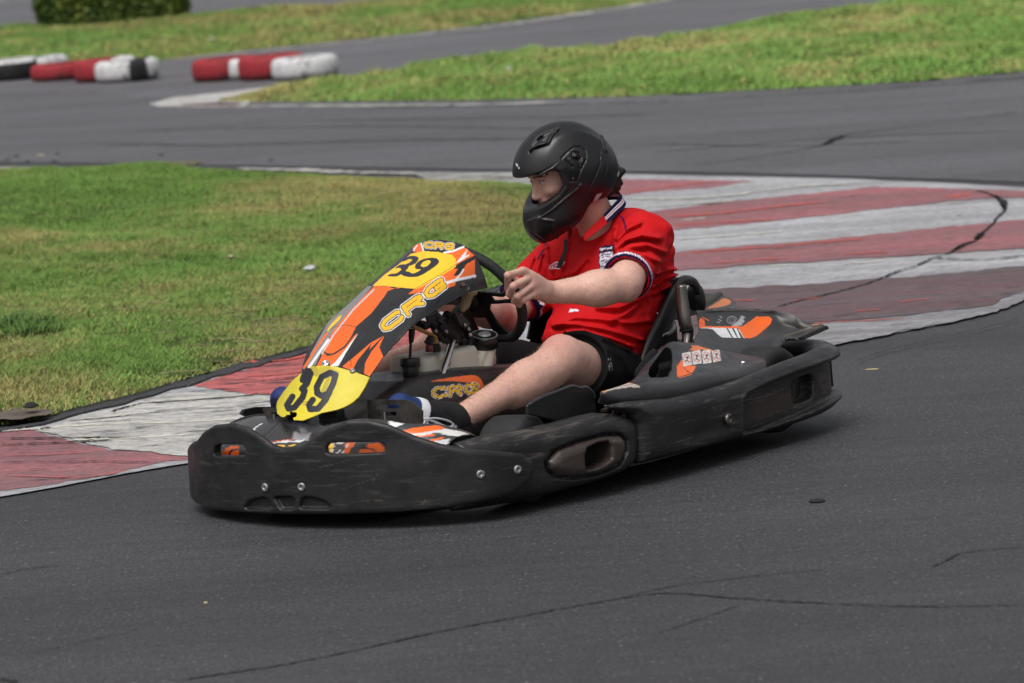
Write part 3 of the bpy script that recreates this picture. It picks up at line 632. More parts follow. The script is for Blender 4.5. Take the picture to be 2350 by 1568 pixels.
def tyre(px, py, parts, label, R=.30, w=.19, seed=0, tilt=0, topw=False):
    prof = [(.165, .02), (.19, .0), (.25, -.004), (.285, .012), (.30, .045), (.302, .095), (.30, .145), (.285, .178), (.25, .194), (.19, .19), (.165, .17), (.155, .15), (.20, .14), (.27, .13), (.275, .06), (.20, .05), (.155, .04)]
    prof = [(r*R/.30, h*w/.19) for r, h in prof]; sg = 72
    V, F = lathe(prof, (0, 0, 0), (0, 0, 1), sg, True); V = np.array(V)
    i = np.arange(len(V)) % sg; row = np.arange(len(V))//sg; gr = ((i//2 % 2) == 0) & (row >= 3) & (row <= 7); V[gr, :2] *= .985
    V[:, 2] += .006
    m = tyre_mat('tyre_paint', parts, topw); c = G(px, py); c[1] += R   # px,py = front foot of the tyre
    o = bpy.data.objects.new('tyre', mk_mesh('tyre', V, F, m)); COL.objects.link(o); o.location = c; o.rotation_euler = (radians(tilt), radians(-1.5), 0)
    bead, bf = lathe([(.150*R/.3, .0), (.166*R/.3, .0), (.166*R/.3, .02), (.150*R/.3, .02)], (0, 0, .172*w/.19), (0, 0, 1), 40, True)
    o2 = bpy.data.objects.new('bead', mk_mesh('bead', bead, bf, rub)); COL.objects.link(o2); o2.parent = o
    return tag(o, label, 'tyre', 'painted tyres lying along the track edge')
tyre(18, 187, [(0, 'k')], 'black tyre with a white painted top, leftmost of the far row', R=.30, topw=True)
tyre(95, 180, [(0, 'k'), (-.02, 'w')], 'black and white tyre half hidden behind the leftmost one', R=.25)
tyre(137, 187, [(0, 'r')], 'low dull red tyre, first red one from the left', R=.30, w=.155)
tyre(238, 189, [(0, 'r'), (.1, 'w')], 'bright red tyre partly behind the white and black one', w=.2)
tyre(288, 190.5, [(0, 'w'), (.06, 'k'), (.21, 'w')], 'white tyre with a black worn patch, right end of the left group')
tyre(514, 187, [(0, 'r')], 'red tyre at the left end of the right hand group')
tyre(583, 183.5, [(0, 'w')], 'white tyre showing only a sliver between two red ones', w=.185)
tyre(622, 185, [(0, 'r')], 'tall red tyre beside the big white one', w=.205)
tyre(699, 185.5, [(0, 'w')], 'worn white tyre at the right end of the row')
# ================================================================== GO-KART
def CR_(x0, y0, w, ow):
    s = w/ow*.573730; return lambda pts: [(x0*.57373+a*s, y0*.57373+b*s) for a, b in pts]
c1 = CR_(700, 900, 1200, 2350); c2 = CR_(700, 1400, 1200, 2350); c3 = CR_(1500, 1100, 1000, 2240); c4 = CR_(2000, 440, 800, 2240)
c5 = CR_(1900, 900, 1000, 2240); c6 = CR_(2400, 1050, 1000, 2240); c7 = CR_(1800, 1500, 1600, 2350); d1 = CR_(1550, 1250, 500, 2240)
d2 = CR_(1900, 1000, 500, 2240); d3 = CR_(2600, 1100, 800, 2350); d6 = CR_(900, 1600, 1000, 2350)
BLK, ORG, YEL, WHT, GRY = '222224', 'F36A22', 'F2C12E', 'E4E4E6', '6E6A68'
kart = kroot('go_kart', (-1.05, 0, .0), 'black and orange rental go-kart numbered 39 cornering on the asphalt', 'go-kart')
plastic = painted('scuffed_plastic', .42, .6, .5, .38, (.085, .083, .08), .2)
plastic_b = painted('brown_scraped_plastic', .38, .5, .65, .45, (.13, .11, .098), .25)
glossy = painted('sticker_sheet', .24, .35, 0, .5, bs=.05)
rubber = simple('tyre_rubber', (.014, .014, .015), .75, var=.4, vs=30, bs=.2)
blackmetal = simple('black_steel', (.012, .012, .013), .45, metal=.3, var=.4, vs=40, bs=.2)
steel = simple('worn_steel', (.35, .33, .31), .32, metal=1, var=.35, vs=30, bs=.1)
darksteel = simple('dirty_steel', (.16, .145, .13), .42, metal=.9, var=.45, vs=26, bs=.15, stretch=(1, 1, .3))
chrome = simple('chrome', (.7, .7, .7), .12, metal=1, var=.1)
seatm = simple('seat_shell', (.013, .013, .014), .35, var=.3, vs=12, bs=.1)
CC = lambda n, c='232325': np.tile(S2L(c), (n, 1))
# ---- walls: slabs bent along a plan curve -------------------------------
class Plan:
    def __init__(s, pts, n=900):
        s.p = cr(pts, n); d = np.linalg.norm(np.diff(s.p, axis=0), axis=1); s.s = np.concatenate([[0], np.cumsum(d)])
        t = np.gradient(s.p, axis=0); t /= np.linalg.norm(t, axis=1)[:, None]; s.n = np.stack([-t[:, 1], t[:, 0]], 1)  # outward set by caller
    def flipn(s): s.n = -s.n; return s
    def at(s, q):
        P = np.stack([np.interp(q, s.s, s.p[:, k]) for k in (0, 1)], 1); Nn = np.stack([np.interp(q, s.s, s.n[:, k]) for k in (0, 1)], 1)
        return P, Nn
    def hit(s, px, py, back=False):
        d = kray(px, py); o = KCAM; c = (s.p[:, 0]-o[0])*d[1]-(s.p[:, 1]-o[1])*d[0]
        k = np.where(c[:-1]*c[1:] <= 0)[0]
        if len(k) == 0: k = np.array([np.argmin(np.abs(c[:-1]))])
        best = None
        for i in k:
            f = c[i]/(c[i]-c[i+1]+1e-15) if c[i] != c[i+1] else 0; f = min(max(f, 0), 1); q = s.p[i]+(s.p[i+1]-s.p[i])*f
            t = ((q-o[:2])@d[:2])/(d[:2]@d[:2])
            if best is None or (t < best[0]) != back: best = (t, s.s[i]+(s.s[i+1]-s.s[i])*f, o[2]+t*d[2])
        return best[1], best[2]
    def hits(s, pts, **k): return [s.hit(x, y, **k) for x, y in pts]
def slab(plan, outline, depth, rd, res, off=None, holes=(), hrd=.004, rt=None):
    """outline/holes in (s,z); off(S,Z)->outer surface shift inward (m)"""
    o = np.array(outline); lo = o.min(0)-.03; hi = o.max(0)+.03
    ns, nz = (int((hi[k]-lo[k])/res)+2 for k in (0, 1)); t0 = -.045; nt_ = int((depth+.045+.02)/res)+2
    S = lo[0]+np.arange(ns)*res; Z = lo[1]+np.arange(nz)*res; Tt = t0+np.arange(nt_)*res
    A, Bz = np.meshgrid(S, Z, indexing='ij'); a, b = A.ravel(), Bz.ravel()
    d2 = sdpoly(a, b, o).reshape(ns, nz)
    of = np.zeros_like(A) if off is None else off(a, b).reshape(ns, nz)
    D = smax(d2[:, :, None], smax(of[:, :, None]-Tt, Tt-depth+0*of[:, :, None], rd), rd*2)
    for h in holes:
        dh = sdpoly(a, b, np.array(h)).reshape(ns, nz); D = smax(D, -dh[:, :, None]+0*Tt, hrd)
    V, F = nets_grid(np.ascontiguousarray(D.astype(np.float32)), np.array([lo[0], lo[1], t0]), res)
    P, Nn = plan.at(V[:, 0]); X = P-Nn*V[:, 2:3]
    return np.stack([X[:, 0], X[:, 1], V[:, 1]], 1), F, V
# ---- front bumper
half = [(0, 0), (-.012, .12), (-.045, .25), (-.095, .38), (-.165, .49), (-.255, .57), (-.42, .63), (-.5, .64)]
bp = Plan([(x, -y) for x, y in half[::-1]]+half[1:]); bp.n = -bp.n
if bp.n[len(bp.n)//2][0] < 0: bp.n = -bp.n
top = [(440, 1012), (452, 994), (480, 977), (520, 973), (555, 982), (588, 1003), (615, 1022), (645, 1031), (680, 1027), (708, 1010), (745, 985), (790, 967), (840, 965), (890, 977), (950, 1002), (1010, 1020), (1080, 1032), (1150, 1036), (1205, 1041), (1226, 1058), (1230, 1080), (1218, 1105), (1180, 1136), (1100, 1155), (1000, 1170), (850, 1180), (700, 1182), (560, 1178), (470, 1170), (450, 1156)]
ol = bp.hits(top); sc_ = bp.s[-1]/2
tail = [(2*sc_-s, z) for s, z in ol if s > 2*sc_-ol[-1][0]+.03]   # the hidden far end mirrors the near one
print('bumper', len(tail), ol[0], ol[-1], sc_)
outl = ol[:29]+[ol[29]]+[(2*sc_-s, z) for s, z in ol[25:17:-1] if 2*sc_-s < ol[0][0]-.02]+[(ol[0][0]-.06, .20)]
tail_pts = [(2*sc_-s, z) for s, z in bp.hits([(1000, 1170), (1100, 1155), (1180, 1136), (1218, 1105), (1230, 1080), (1226, 1058), (1205, 1041), (1150, 1036), (1080, 1032), (1010, 1020), (970, 1010)])]
tail_pts = [p for p in tail_pts if p[0] < ol[0][0]-.015]
outl = ol+tail_pts
slots = [c2([(285, 760), (320, 745), (500, 748), (530, 775), (532, 820), (515, 836), (290, 834), (280, 815)]), c2([(1165, 770), (1190, 738), (1240, 730), (1590, 728), (1630, 750), (1638, 790), (1600, 812), (1210, 826), (1170, 810)])]
pk = [c2([(540, 1235), (570, 1190), (640, 1165), (700, 1158), (730, 1180), (752, 1235), (735, 1250), (560, 1250)]), c2([(775, 1165), (800, 1152), (910, 1152), (935, 1170), (930, 1235), (910, 1250), (830, 1250), (812, 1230)]), c2([(975, 1225), (990, 1170), (1015, 1155), (1090, 1162), (1180, 1190), (1215, 1225), (1200, 1243), (990, 1243)])]
pk = [bp.hits(p) for p in pk]
def boff(a, b):
    o = np.zeros_like(a)+.012*np.clip((b-.05)/.2, 0, 1)**2
    for p in pk: o = np.maximum(o, .014*np.clip(-sdpoly(a, b, np.array(p))/.006+.6, 0, 1))
    return o+.0012*NZ(np.stack([a*9, b*9], 1))
V, F, _ = slab(bp, outl, .036, .008, .0036, boff, [bp.hits(s) for s in slots])
scr = [('l', d6([(880, 640), (1180, 560)]), '3c3836', .8), ('l', d6([(1080, 850), (1400, 740)]), '3c3a38', .7), ('l', d6([(1395, 760), (1410, 720), (1440, 690)]), '4a4846', 1.0), ('l', d6([(1340, 960), (1520, 935)]), '4c4238', .9), ('l', d6([(1850, 985), (1885, 945)]), '6a5a40', .8)]
bumper = part('front_bumper', V, F, plastic, kart, col=paint(V, '1b1b1d', scr))
def bolt(P, n, r, parent, mat=steel, name='bolt', h=.005):
    n = np.asarray(n, float); n /= np.linalg.norm(n); P = np.asarray(P, float)
    prof = [(r, -.004), (r, h*.6), (r*.8, h), (r*.42, h), (r*.36, h*.35), (0.0005, h*.3)]
    V, F = lathe(prof, P, n, 20); return part(name, V, F, mat, parent)
galv = simple('galvanised_bolt', (.33, .34, .34), .45, metal=.7, var=.5, vs=160, bs=.3)
for px, py in [(608, 1119), (692, 1118), (1103, 1089), (1188, 1078)]:
    s, z = bp.hit(px, py); P, n = bp.at(np.array([s])); bolt([P[0][0], P[0][1], z], [n[0][0], n[0][1], 0], .0125, bumper, galv, h=.004+.012*max(0, (z-.05)/.2)**2*0)
# ---- nose fairing between bumper and pedals
def KY(pts): return [K(x, y, y=yy) for x, y, yy in pts]
nx = lambda px, py, x: K(px, py, x=x)
rows = []
for px, py, yy in [(531, 985, -.50), (566, 965, -.42), (600, 957, -.30), (650, 965, -.16), (726, 977, -.03), (780, 972, .08), (821, 965, .16), (880, 966, .24), (931, 974, .31), (1005, 977, .38), (1060, 990, .43), (1090, 1003, .46)]:
    bx = np.interp(abs(yy), [h[1] for h in half], [h[0] for h in half])-.048
    tz = K(px, py, y=yy); xb = max(min(tz[0], bx-.09), -.62)
    if tz[0] > bx-.06: tz = K(px, py, x=bx-.10); 
    yb = tz[1]
    rows.append([(bx+.002, yy, .07), (bx, yy, .13), (bx-.012, yy, .185), (bx-.03-.0*yy, yy*.99, .215), (bx*.5+tz[0]*.5-.01, (yy+yb)/2, .25*.5+tz[2]*.5-.004), tuple(tz), (tz[0]-.06, yb, tz[2]-.035)])
V, F = grid_patch(rows, 170, 90, .004, flip=True)
LA = [('p', d6([(235, 290), (330, 225), (355, 222), (290, 262), (262, 320)]), WHT), ('p', d6([(215, 290), (240, 278), (260, 330), (235, 320)]), ORG),
      ('p', d6([(330, 375), (540, 195), (530, 190), (320, 370)]), '1c1c1e'), ('p', d6([(650, 285), (665, 300), (715, 320), (690, 240), (770, 275), (775, 300), (810, 305), (780, 380), (630, 372)]), '9b9a9c'),
      ('l', d6([(385, 400), (640, 372)]), 'd0603a', 1.3), ('p', d6([(395, 412), (600, 376), (600, 388), (740, 375), (720, 396), (540, 400), (400, 415)]), WHT), ('p', d6([(470, 432), (500, 425), (560, 424), (570, 440), (490, 440)]), YEL), ('p', d6([(590, 424), (660, 420), (640, 440), (596, 438)]), YEL),
      ('p', d6([(1545, 195), (1680, 225), (1560, 275), (1530, 255)]), WHT), ('p', d6([(1640, 300), (1740, 268), (1990, 235), (2080, 268), (1900, 300), (1700, 328), (1660, 315)]), ORG),
      ('p', d6([(1700, 330), (1900, 300), (2080, 270), (2240, 300), (2300, 325), (2240, 345), (2180, 345), (2050, 322), (1800, 340)]), 'd8d6d4'), ('l', d6([(1760, 345), (1960, 332)]), ORG, 1.8), ('l', d6([(1910, 388), (2040, 360)]), ORG, 2.2),
      ('p', d6([(1950, 390), (2110, 362), (2100, 410), (2060, 425), (1990, 412)]), 'c9c9cb'), ('l', d6([(1960, 318), (2000, 312), (2030, 320)]), '555555', 2.),
      # seen through the bumper slots
      ('p', c2([(290, 790), (330, 830), (400, 770), (440, 752), (500, 752), (500, 830), (290, 832)]), ORG), ('p', c2([(280, 745), (330, 745), (380, 800), (300, 790)]), '7a7673'), ('l', c2([(420, 830), (440, 790), (490, 775)]), BLK, 2.2),
      ('p', c2([(1160, 740), (1230, 735), (1245, 760), (1215, 805), (1165, 815)]), YEL), ('l', c2([(1170, 775), (1225, 770)]), BLK, 1.2), ('l', c2([(1240, 735), (1250, 770), (1215, 815), (1170, 825)]), WHT, 1.3), ('l', c2([(1260, 735), (1320, 733), (1300, 780), (1260, 820)]), WHT, 1.5),
      ('p', c2([(1330, 730), (1420, 728), (1370, 780), (1355, 820), (1300, 822), (1330, 790)]), ORG), ('l', c2([(1350, 735), (1310, 822)]), WHT, 1.6), ('p', c2([(1440, 815), (1450, 780), (1500, 775), (1560, 790), (1550, 812)]), ORG), ('p', c2([(1500, 740), (1590, 730), (1640, 760), (1640, 800), (1580, 810), (1560, 770), (1500, 765)]), ORG)]
fair = part('nose_fairing', V, F, glossy, kart, col=paint(V, '3a393a', LA))
# ---- lettering helper: block letters as thick strokes
GL = {'C': [[(.95, .22), (.86, .08), (.3, .08), (.1, .3), (.1, .7), (.3, .92), (.86, .92), (.95, .78)]],
      'R': [[(.12, .95), (.12, .08), (.75, .08), (.92, .2), (.92, .38), (.75, .5), (.12, .5)], [(.55, .5), (.85, .95)]],
      'G': [[(.92, .2), (.8, .08), (.3, .08), (.1, .3), (.1, .7), (.3, .92), (.88, .92), (.88, .52), (.55, .52)]]}
def crg(org, ux, vy, w, gap=1.14, out=('p',)):
    """org: pixel of the top-left, ux: pixel vector of one letter width, vy: letter height vector"""
    L = []
    for q, (wd, c) in enumerate(((w*1.85, WHT), (w*1.42, BLK), (w, 'E8B424'))):
        for i, ch in enumerate('CRG'):
            o = (org[0]+ux[0]*i*gap, org[1]+ux[1]*i*gap)
            for s in glyph(GL[ch], (o[0], o[1], ux[0], ux[1], vy[0], vy[1])): L.append(('l', s, c, wd))
    return L
def num39(a3, a9, ux, vy, w, col='2b2b33'):
    g3 = [[(.05, .22), (.2, .04), (.75, .04), (.95, .16), (.95, .38), (.78, .48), (.45, .49), (.78, .5), (.95, .62), (.95, .84), (.75, .96), (.2, .96), (.05, .78)]]
    g9 = [[(.95, .45), (.75, .56), (.25, .56), (.05, .42), (.05, .16), (.25, .04), (.75, .04), (.95, .16), (.95, .84), (.75, .96), (.2, .96), (.05, .8)]]
    return [('l', s, col, w) for s in glyph(g3, (*a3, *ux, *vy))+glyph(g9, (*a9, *ux, *vy))]
# ---- front panel (the tall fairing with the race number)
Rc = [(848, 866, .128), (862, 847, .138), (885, 815, .150), (912, 786, .158), (945, 751, .165), (976, 728, .167), (1024, 698, .166), (1073, 673, .160), (1117, 662, .155)]
Cc = [(744, 858), (744, 832), (762, 790), (790, 748), (822, 708), (858, 668), (905, 625), (955, 585), (1002, 553)]
Cc = [(770, 858), (786, 831), (808, 793), (838, 748), (868, 709), (900, 671), (936, 631), (973, 590), (1003, 553)]
rows = []
for (cx, cy), (ex, ey, w) in zip(Cc, Rc):
    c = K(cx, cy, y=0.); e = K(ex, ey, y=w); r = []
    for u in (-1, -.955, -.84, -.62, -.32, 0, .32, .62, .84, .955, 1):
        f = np.interp(abs(u), [0, .32, .62, .84, .955, 1], [0, .035, .13, .33, .66, 1]); r.append((c[0]+(e[0]-c[0])*f, u*w, c[2]+(e[2]-c[2])*f))
    rows.append(r)
V, F = grid_patch(rows, 330, 250, .004, flip=False)
nrm = np.cross(V[F[0][1]]-V[F[0][0]], V[F[0][2]]-V[F[0][0]]); print('nassau n', nrm)
NP = [('p', c1([(1930, 130), (2050, 118), (2150, 130), (2300, 180), (2350, 230), (2350, 260), (2270, 215), (2140, 215), (1960, 208), (1935, 150)]), '2a2a2d'),
      ('p', c1([(1870, 210), (1860, 180), (1905, 140), (1930, 135), (1940, 205), (1900, 215)]), ORG), ('l', c1([(1925, 135), (1945, 200)]), WHT, 2.), ('l', c1([(1868, 200), (1895, 160)]), WHT, 1.5),
      ('p', c1([(2120, 215), (2260, 170), (2350, 240), (2350, 400), (2200, 440), (2190, 520), (1980, 520), (1560, 480), (1560, 560), (2150, 330), (2200, 290)]), ORG),
      ('l', c1([(2110, 218), (2180, 205), (2260, 172)]), WHT, 2.2), ('p', c1([(2200, 300), (2260, 225), (2290, 190), (2275, 240), (2320, 230), (2260, 270), (2230, 290)]), WHT),
      ('p', c1([(2160, 340), (2240, 290), (2350, 235), (2360, 262), (2280, 310), (2260, 345), (2220, 395), (2180, 400), (2215, 345)]), BLK),
      # black flank, orange spear, side bands
      ('p', c1([(1690, 520), (1780, 486), (1900, 497), (1960, 520), (2000, 540), (2330, 430), (2370, 520), (2140, 600), (1900, 780), (1600, 1100), (1290, 1120), (1500, 850), (1420, 790)]), BLK),
      ('p', c1([(1560, 480), (1690, 482), (1640, 560), (1540, 690), (1420, 795), (1340, 950), (1230, 1010), (1170, 1000), (1160, 980), (1240, 830), (1330, 720), (1480, 560)]), ORG),
      ('p', c1([(1170, 985), (1190, 1010), (1240, 1015), (1300, 970), (1430, 845), (1400, 900), (1290, 1030), (1240, 1100), (1150, 1105), (1110, 1105)]), ORG), ('l', c1([(1160, 985), (1195, 1022), (1245, 1010), (1330, 955), (1395, 870)]), '38322f', 2.),
      ('p', c1([(1435, 850), (1340, 1000), (1280, 1105), (1210, 1110), (1250, 1080), (1300, 1020), (1370, 930)]), WHT),
      ('p', c1([(1630, 870), (1530, 925), (1420, 1020), (1310, 1110), (1400, 1150), (1440, 1140), (1480, 1020)]), ORG),
      ('p', c1([(1640, 865), (1600, 960), (1630, 1030), (1530, 1190), (1480, 1170), (1490, 1080), (1540, 990)]), ORG),
      ('p', c1([(1545, 920), (1470, 1100), (1430, 1150), (1385, 1150), (1430, 1060)]), BLK),
      # upper edge flashes on the flank
      ('l', c1([(2010, 492), (2090, 465), (2200, 432), (2350, 400)]), WHT, 3.2), ('l', c1([(2185, 440), (2235, 390), (2260, 350)]), WHT, 2.0), ('p', c1([(1820, 545), (1880, 500), (2000, 497), (1960, 520), (1990, 517)]), ORG), ('l', c1([(1968, 512), (2008, 500)]), WHT, 3.),
      # grey ridge along the far side
      ('p', c1([(1545, 480), (1480, 560), (1330, 720), (1240, 830), (1160, 970), (1100, 1100), (1030, 1115), (1060, 1010), (1150, 850), (1200, 760), (1380, 600), (1510, 480)]), '86827f'),
      ('l', c1([(1050, 1115), (1130, 1000), (1200, 900)]), WHT, 3.), ('l', c1([(1010, 1120), (1090, 990), (1190, 850)]), ORG, 2.4), ('ps', c1([(1190, 830), (1230, 770), (1300, 705), (1290, 740), (1230, 800), (1200, 840)]), YEL),
      # yellow number field
      ('p', c1([(1545, 478), (1640, 390), (1750, 310), (1850, 225), (1945, 205), (2060, 212), (2170, 235), (2200, 270), (2200, 330), (2080, 400), (1940, 480), (1890, 502), (1760, 490), (1650, 478)]), 'F7C62D'),
      ('l', c1([(2200, 312), (2060, 400), (1880, 500)]), '6a5a20', .6), ('l', c1([(1830, 540), (1600, 700), (1510, 810)]), '151515', .6), ('l', c1([(1180, 845), (1240, 800), (1340, 783), (1500, 818)]), '30241c', .6), ('l', c1([(1500, 820), (1420, 900), (1375, 1020), (1380, 1110)]), '151515', .6)]
NP += [('l', c1([(1560, 505), (1400, 660), (1250, 850), (1150, 1010)]), 'c9c6c4', 1.6)]  # pale reflection streak painted along the panel's far side
NP += [('ps', c1(p), c) for p, c in (([(1880, 330), (1895, 295), (1950, 266), (2030, 257), (2064, 275), (2060, 305), (1990, 358), (1910, 402), (1840, 408), (1785, 398), (1772, 380), (1790, 364), (1830, 366), (1860, 380), (1890, 372), (1925, 350), (1890, 346)], '2b2b33'), ([(1925, 314), (1955, 284), (1992, 278), (2002, 292), (1975, 322), (1940, 330)], 'F7C62D'),
       ([(1775, 268), (1850, 243), (1900, 250), (1906, 272), (1880, 304), (1832, 324), (1822, 345), (1780, 382), (1730, 404), (1665, 400), (1690, 384), (1735, 378), (1772, 350), (1756, 336), (1725, 340), (1762, 312), (1815, 306), (1858, 276), (1835, 268), (1795, 284), (1762, 288)], '2b2b33'))]
NP += crg((869, 745), (45.5, -34.), (13, 19), 4.3, 1.10)
NP += crg((974, 554.5), (20.5, 1.6), (-1.8, 13.5), 2.2, 1.16)
panel = part('front_panel', V, F, glossy, kart, col=paint(V, '2a2a2d', NP))
for px, py, r in ((744, 830, .013), (806, 847, .009)):
    c = K(px, py, y=.0 if r > .01 else .1); c = c+(KCAM-c)/np.linalg.norm(KCAM-c)*.012; bolt(c-np.array([.006, 0, .008]), (.55, .15, .8), r, panel, chrome if r > .01 else steel, h=.006)
# ---- lower yellow number plate, chipped at its lower lip
yp = c1([(1060, 1108), (1180, 1100), (1270, 1112), (1400, 1150), (1527, 1192), (1505, 1240), (1480, 1290), (1440, 1350), (1390, 1395), (1330, 1428), (1270, 1450), (1150, 1475), (1080, 1505), (1000, 1535), (965, 1532), (930, 1530), (925, 1510), (950, 1500), (955, 1480), (935, 1465), (925, 1470), (910, 1462), (895, 1470), (900, 1488), (872, 1490), (858, 1505), (835, 1506), (825, 1500), (800, 1480), (790, 1425), (800, 1380), (850, 1300), (900, 1240), (950, 1190)])
pts = []
ppx = np.array(yp)
def plate_pt(x, y):   # surface of the plate: bulges forward at the kart's centre line
    lo_, hi_ = -.3, .3
    for _ in range(34):
        m = (lo_+hi_)/2; d = kray(x, y); t = (m-KCAM[1])/d[1]; P = KCAM+t*d
        sx = -.135-(.36-P[2])*-.0-.9*(P[2]-.34)*.9-3.1*m*m   # x of the surface at this y, z
        if P[0] < sx: lo_ = m
        else: hi_ = m
    return P
gx = np.arange(ppx[:, 0].min()-2, ppx[:, 0].max()+2, .9); gy = np.arange(ppx[:, 1].min()-2, ppx[:, 1].max()+2, .9)
A, Bq = np.meshgrid(gx, gy, indexing='ij')
def kp_surf(a, b):
    d = np.outer(a-PW/2, KM.T@_R)-np.outer(b-PH/2, KM.T@_U)+(KM.T@_fw)*FPX; d /= np.linalg.norm(d, axis=1)[:, None]
    lo_ = np.full(len(a), -.32); hi_ = np.full(len(a), .32)
    for _ in range(32):
        m = (lo_+hi_)/2; t = (m-KCAM[1])/d[:, 1]; P = KCAM+t[:, None]*d
        sx = -.140-.80*(P[:, 2]-.34)-3.0*m*m; c = P[:, 0] > sx
        hi_ = np.where(c, m, hi_); lo_ = np.where(c, lo_, m)
    return P
P = kp_surf(A.ravel(), Bq.ravel()); print('plate y range', P[:, 1].min(), P[:, 1].max(), P[:, 0].min(), P[:, 0].max())
ins = inpoly(A.ravel(), Bq.ravel(), yp); I = np.arange(A.size).reshape(A.shape); F = np.stack([I[:-1, :-1], I[:-1, 1:], I[1:, 1:], I[1:, :-1]], -1).reshape(-1, 4); F = F[ins[F].all(1)]
u = np.unique(F); mp = np.full(A.size, -1); mp[u] = np.arange(len(u)); V = P[u]; F = mp[F]
V = V+np.array([1, 0, 0])*(.0015*NZ(V*30))[:, None]
e = np.concatenate([F[:, [0, 1]], F[:, [1, 2]], F[:, [2, 3]], F[:, [3, 0]]]); key = set(map(tuple, e.tolist())); bd = np.array([(a, b) for a, b in key if (b, a) not in key]); n = len(V)
V2 = np.vstack([V, V-[.005, 0, .002]]); F2 = np.vstack([F, F[:, ::-1]+n, np.stack([bd[:, 1], bd[:, 0], bd[:, 0]+n, bd[:, 1]+n], 1)])
YP = [('p', c1([(1060, 1120), (1110, 1105), (1140, 1160), (1110, 1190), (1080, 1180)]), 'b5a63a'), ('p', c1([(1130, 1115), (1200, 1105), (1290, 1150), (1270, 1200), (1120, 1190)]), 'bfae3c'), ('p', c1([(1020, 1270), (1060, 1250), (1000, 1400), (950, 1440), (940, 1400)]), 'c9b93f'), ('p', c1([(1190, 1190), (1225, 1180), (1180, 1320), (1140, 1310)]), 'b9a63a')]
YP += [('l', s, '26262e', 7.2) for s in [c1([(1000, 1215), (1020, 1160), (1050, 1145), (1062, 1165), (1035, 1240), (995, 1285)]), c1([(1000, 1285), (1015, 1300), (1000, 1350), (935, 1430), (890, 1440), (878, 1410), (920, 1345)]), c1([(1205, 1320), (1150, 1340), (1115, 1320), (1110, 1270), (1150, 1190), (1215, 1158), (1258, 1175), (1240, 1240), (1180, 1370), (1120, 1440), (1060, 1445), (1050, 1410), (1080, 1370)])]]
YP += [('ps', c1([(1000, 1330), (1020, 1322), (1030, 1340), (1012, 1355), (1000, 1345)]), '2a2618'), ('l', c1([(1000, 1390), (1035, 1385)]), '6a6020', .9), ('l', c1([(1005, 1410), (1030, 1408)]), '6a6020', .9), ('l', c1([(930, 1470), (945, 1490)]), '55501c', .8)]
nplate = part('number_plate', V2, F2, painted('yellow_plate', .4, .3, spec=.3), kart, col=paint(V2, 'DCCB34', YP))
# stay behind the plate
V, F = join([boxm((-.26, .0, .24), (.02, .035, .07))]); bev(part('plate_bracket', V, F, blackmetal, kart), .004)
# pin and clip at the panel's upper corner
pc = K(*c3([(780, 90)])[0], y=.215); V, F = lathe([(.009, -.006), (.009, .006), (.004, .008)], pc+[.0, .004, 0], (0, 1, .2), 14); part('panel_pin', V, F, simple('rusty_pin', (.06, .03, .02), .6, metal=.5), panel)
V, F = tube([K(x, y, y=.232) for x, y in c3([(785, 92), (800, 130), (835, 130), (838, 100), (800, 88), (815, 120), (828, 150), (838, 158)])], .0016, n=40, seg=6); part('spring_clip', V, F, steel, panel)
# ---- side pods and wraparound rear bumper
hp = [(-.18, .49), (-.3, .545), (-.40, .582), (-.5, .618), (-.65, .648), (-.8, .66), (-.92, .66)]
fp = Plan(hp); fp.n = -fp.n if fp.n[400][1] < 0 else fp.n
fo = c7([(60, 400), (250, 350), (420, 322), (600, 290), (800, 238), (900, 216), (1040, 224), (1110, 245), (1142, 300), (1145, 420), (1130, 510), (1090, 560), (1050, 585), (900, 645), (700, 696), (400, 775), (150, 815), (30, 826)])
fov = fp.hits(fo)
ov_o = np.array(fp.hits(c7([(548, 510), (600, 435), (740, 378), (900, 335), (1005, 328), (1052, 375), (1055, 455), (1020, 545), (905, 598), (750, 625), (610, 615), (560, 570)])))
ov_i = np.array(fp.hits(c7([(575, 505), (640, 440), (760, 395), (900, 355), (1000, 350), (1030, 385), (1032, 450), (1000, 525), (895, 578), (750, 605), (630, 598), (580, 560)])))
hole = fp.hits(c7([(780, 470), (795, 430), (860, 400), (925, 388), (938, 420), (938, 490), (900, 525), (840, 556), (795, 556), (782, 530)]))
zt = .235
def foff(a, b):
    o = .03*np.clip((.06-b)/.05, 0, 1)**2
    g = np.clip(-sdpoly(a, b, ov_o)/.012, 0, 1); gi = np.clip(-sdpoly(a, b, ov_i)/.03, 0, 1)
    return o+.020*g*g*(3-2*g)-.034*np.sqrt(gi*(2-gi)+1e-9)*(gi > 0)
V, F, _ = slab(fp, fov, .085, .03, .0042, foff, [hole], hrd=.012)
FO = [('ps', c7([(600, 470), (760, 400), (900, 370), (1010, 370), (1020, 440), (960, 540), (850, 575), (700, 590), (610, 580)]), '3a302d')]
pod = part('side_pod', V, F, plastic_b, kart, col=paint(V, '1e1e20', FO))
V, F = boxm((-.70, .60, .13), (.06, .004, .05)); part('pod_hole_shade', V, F, simple('deep_black', (.004, .004, .004), .9), pod)  # black plate set behind the pod hole as its inner shade
Vm = V.copy()
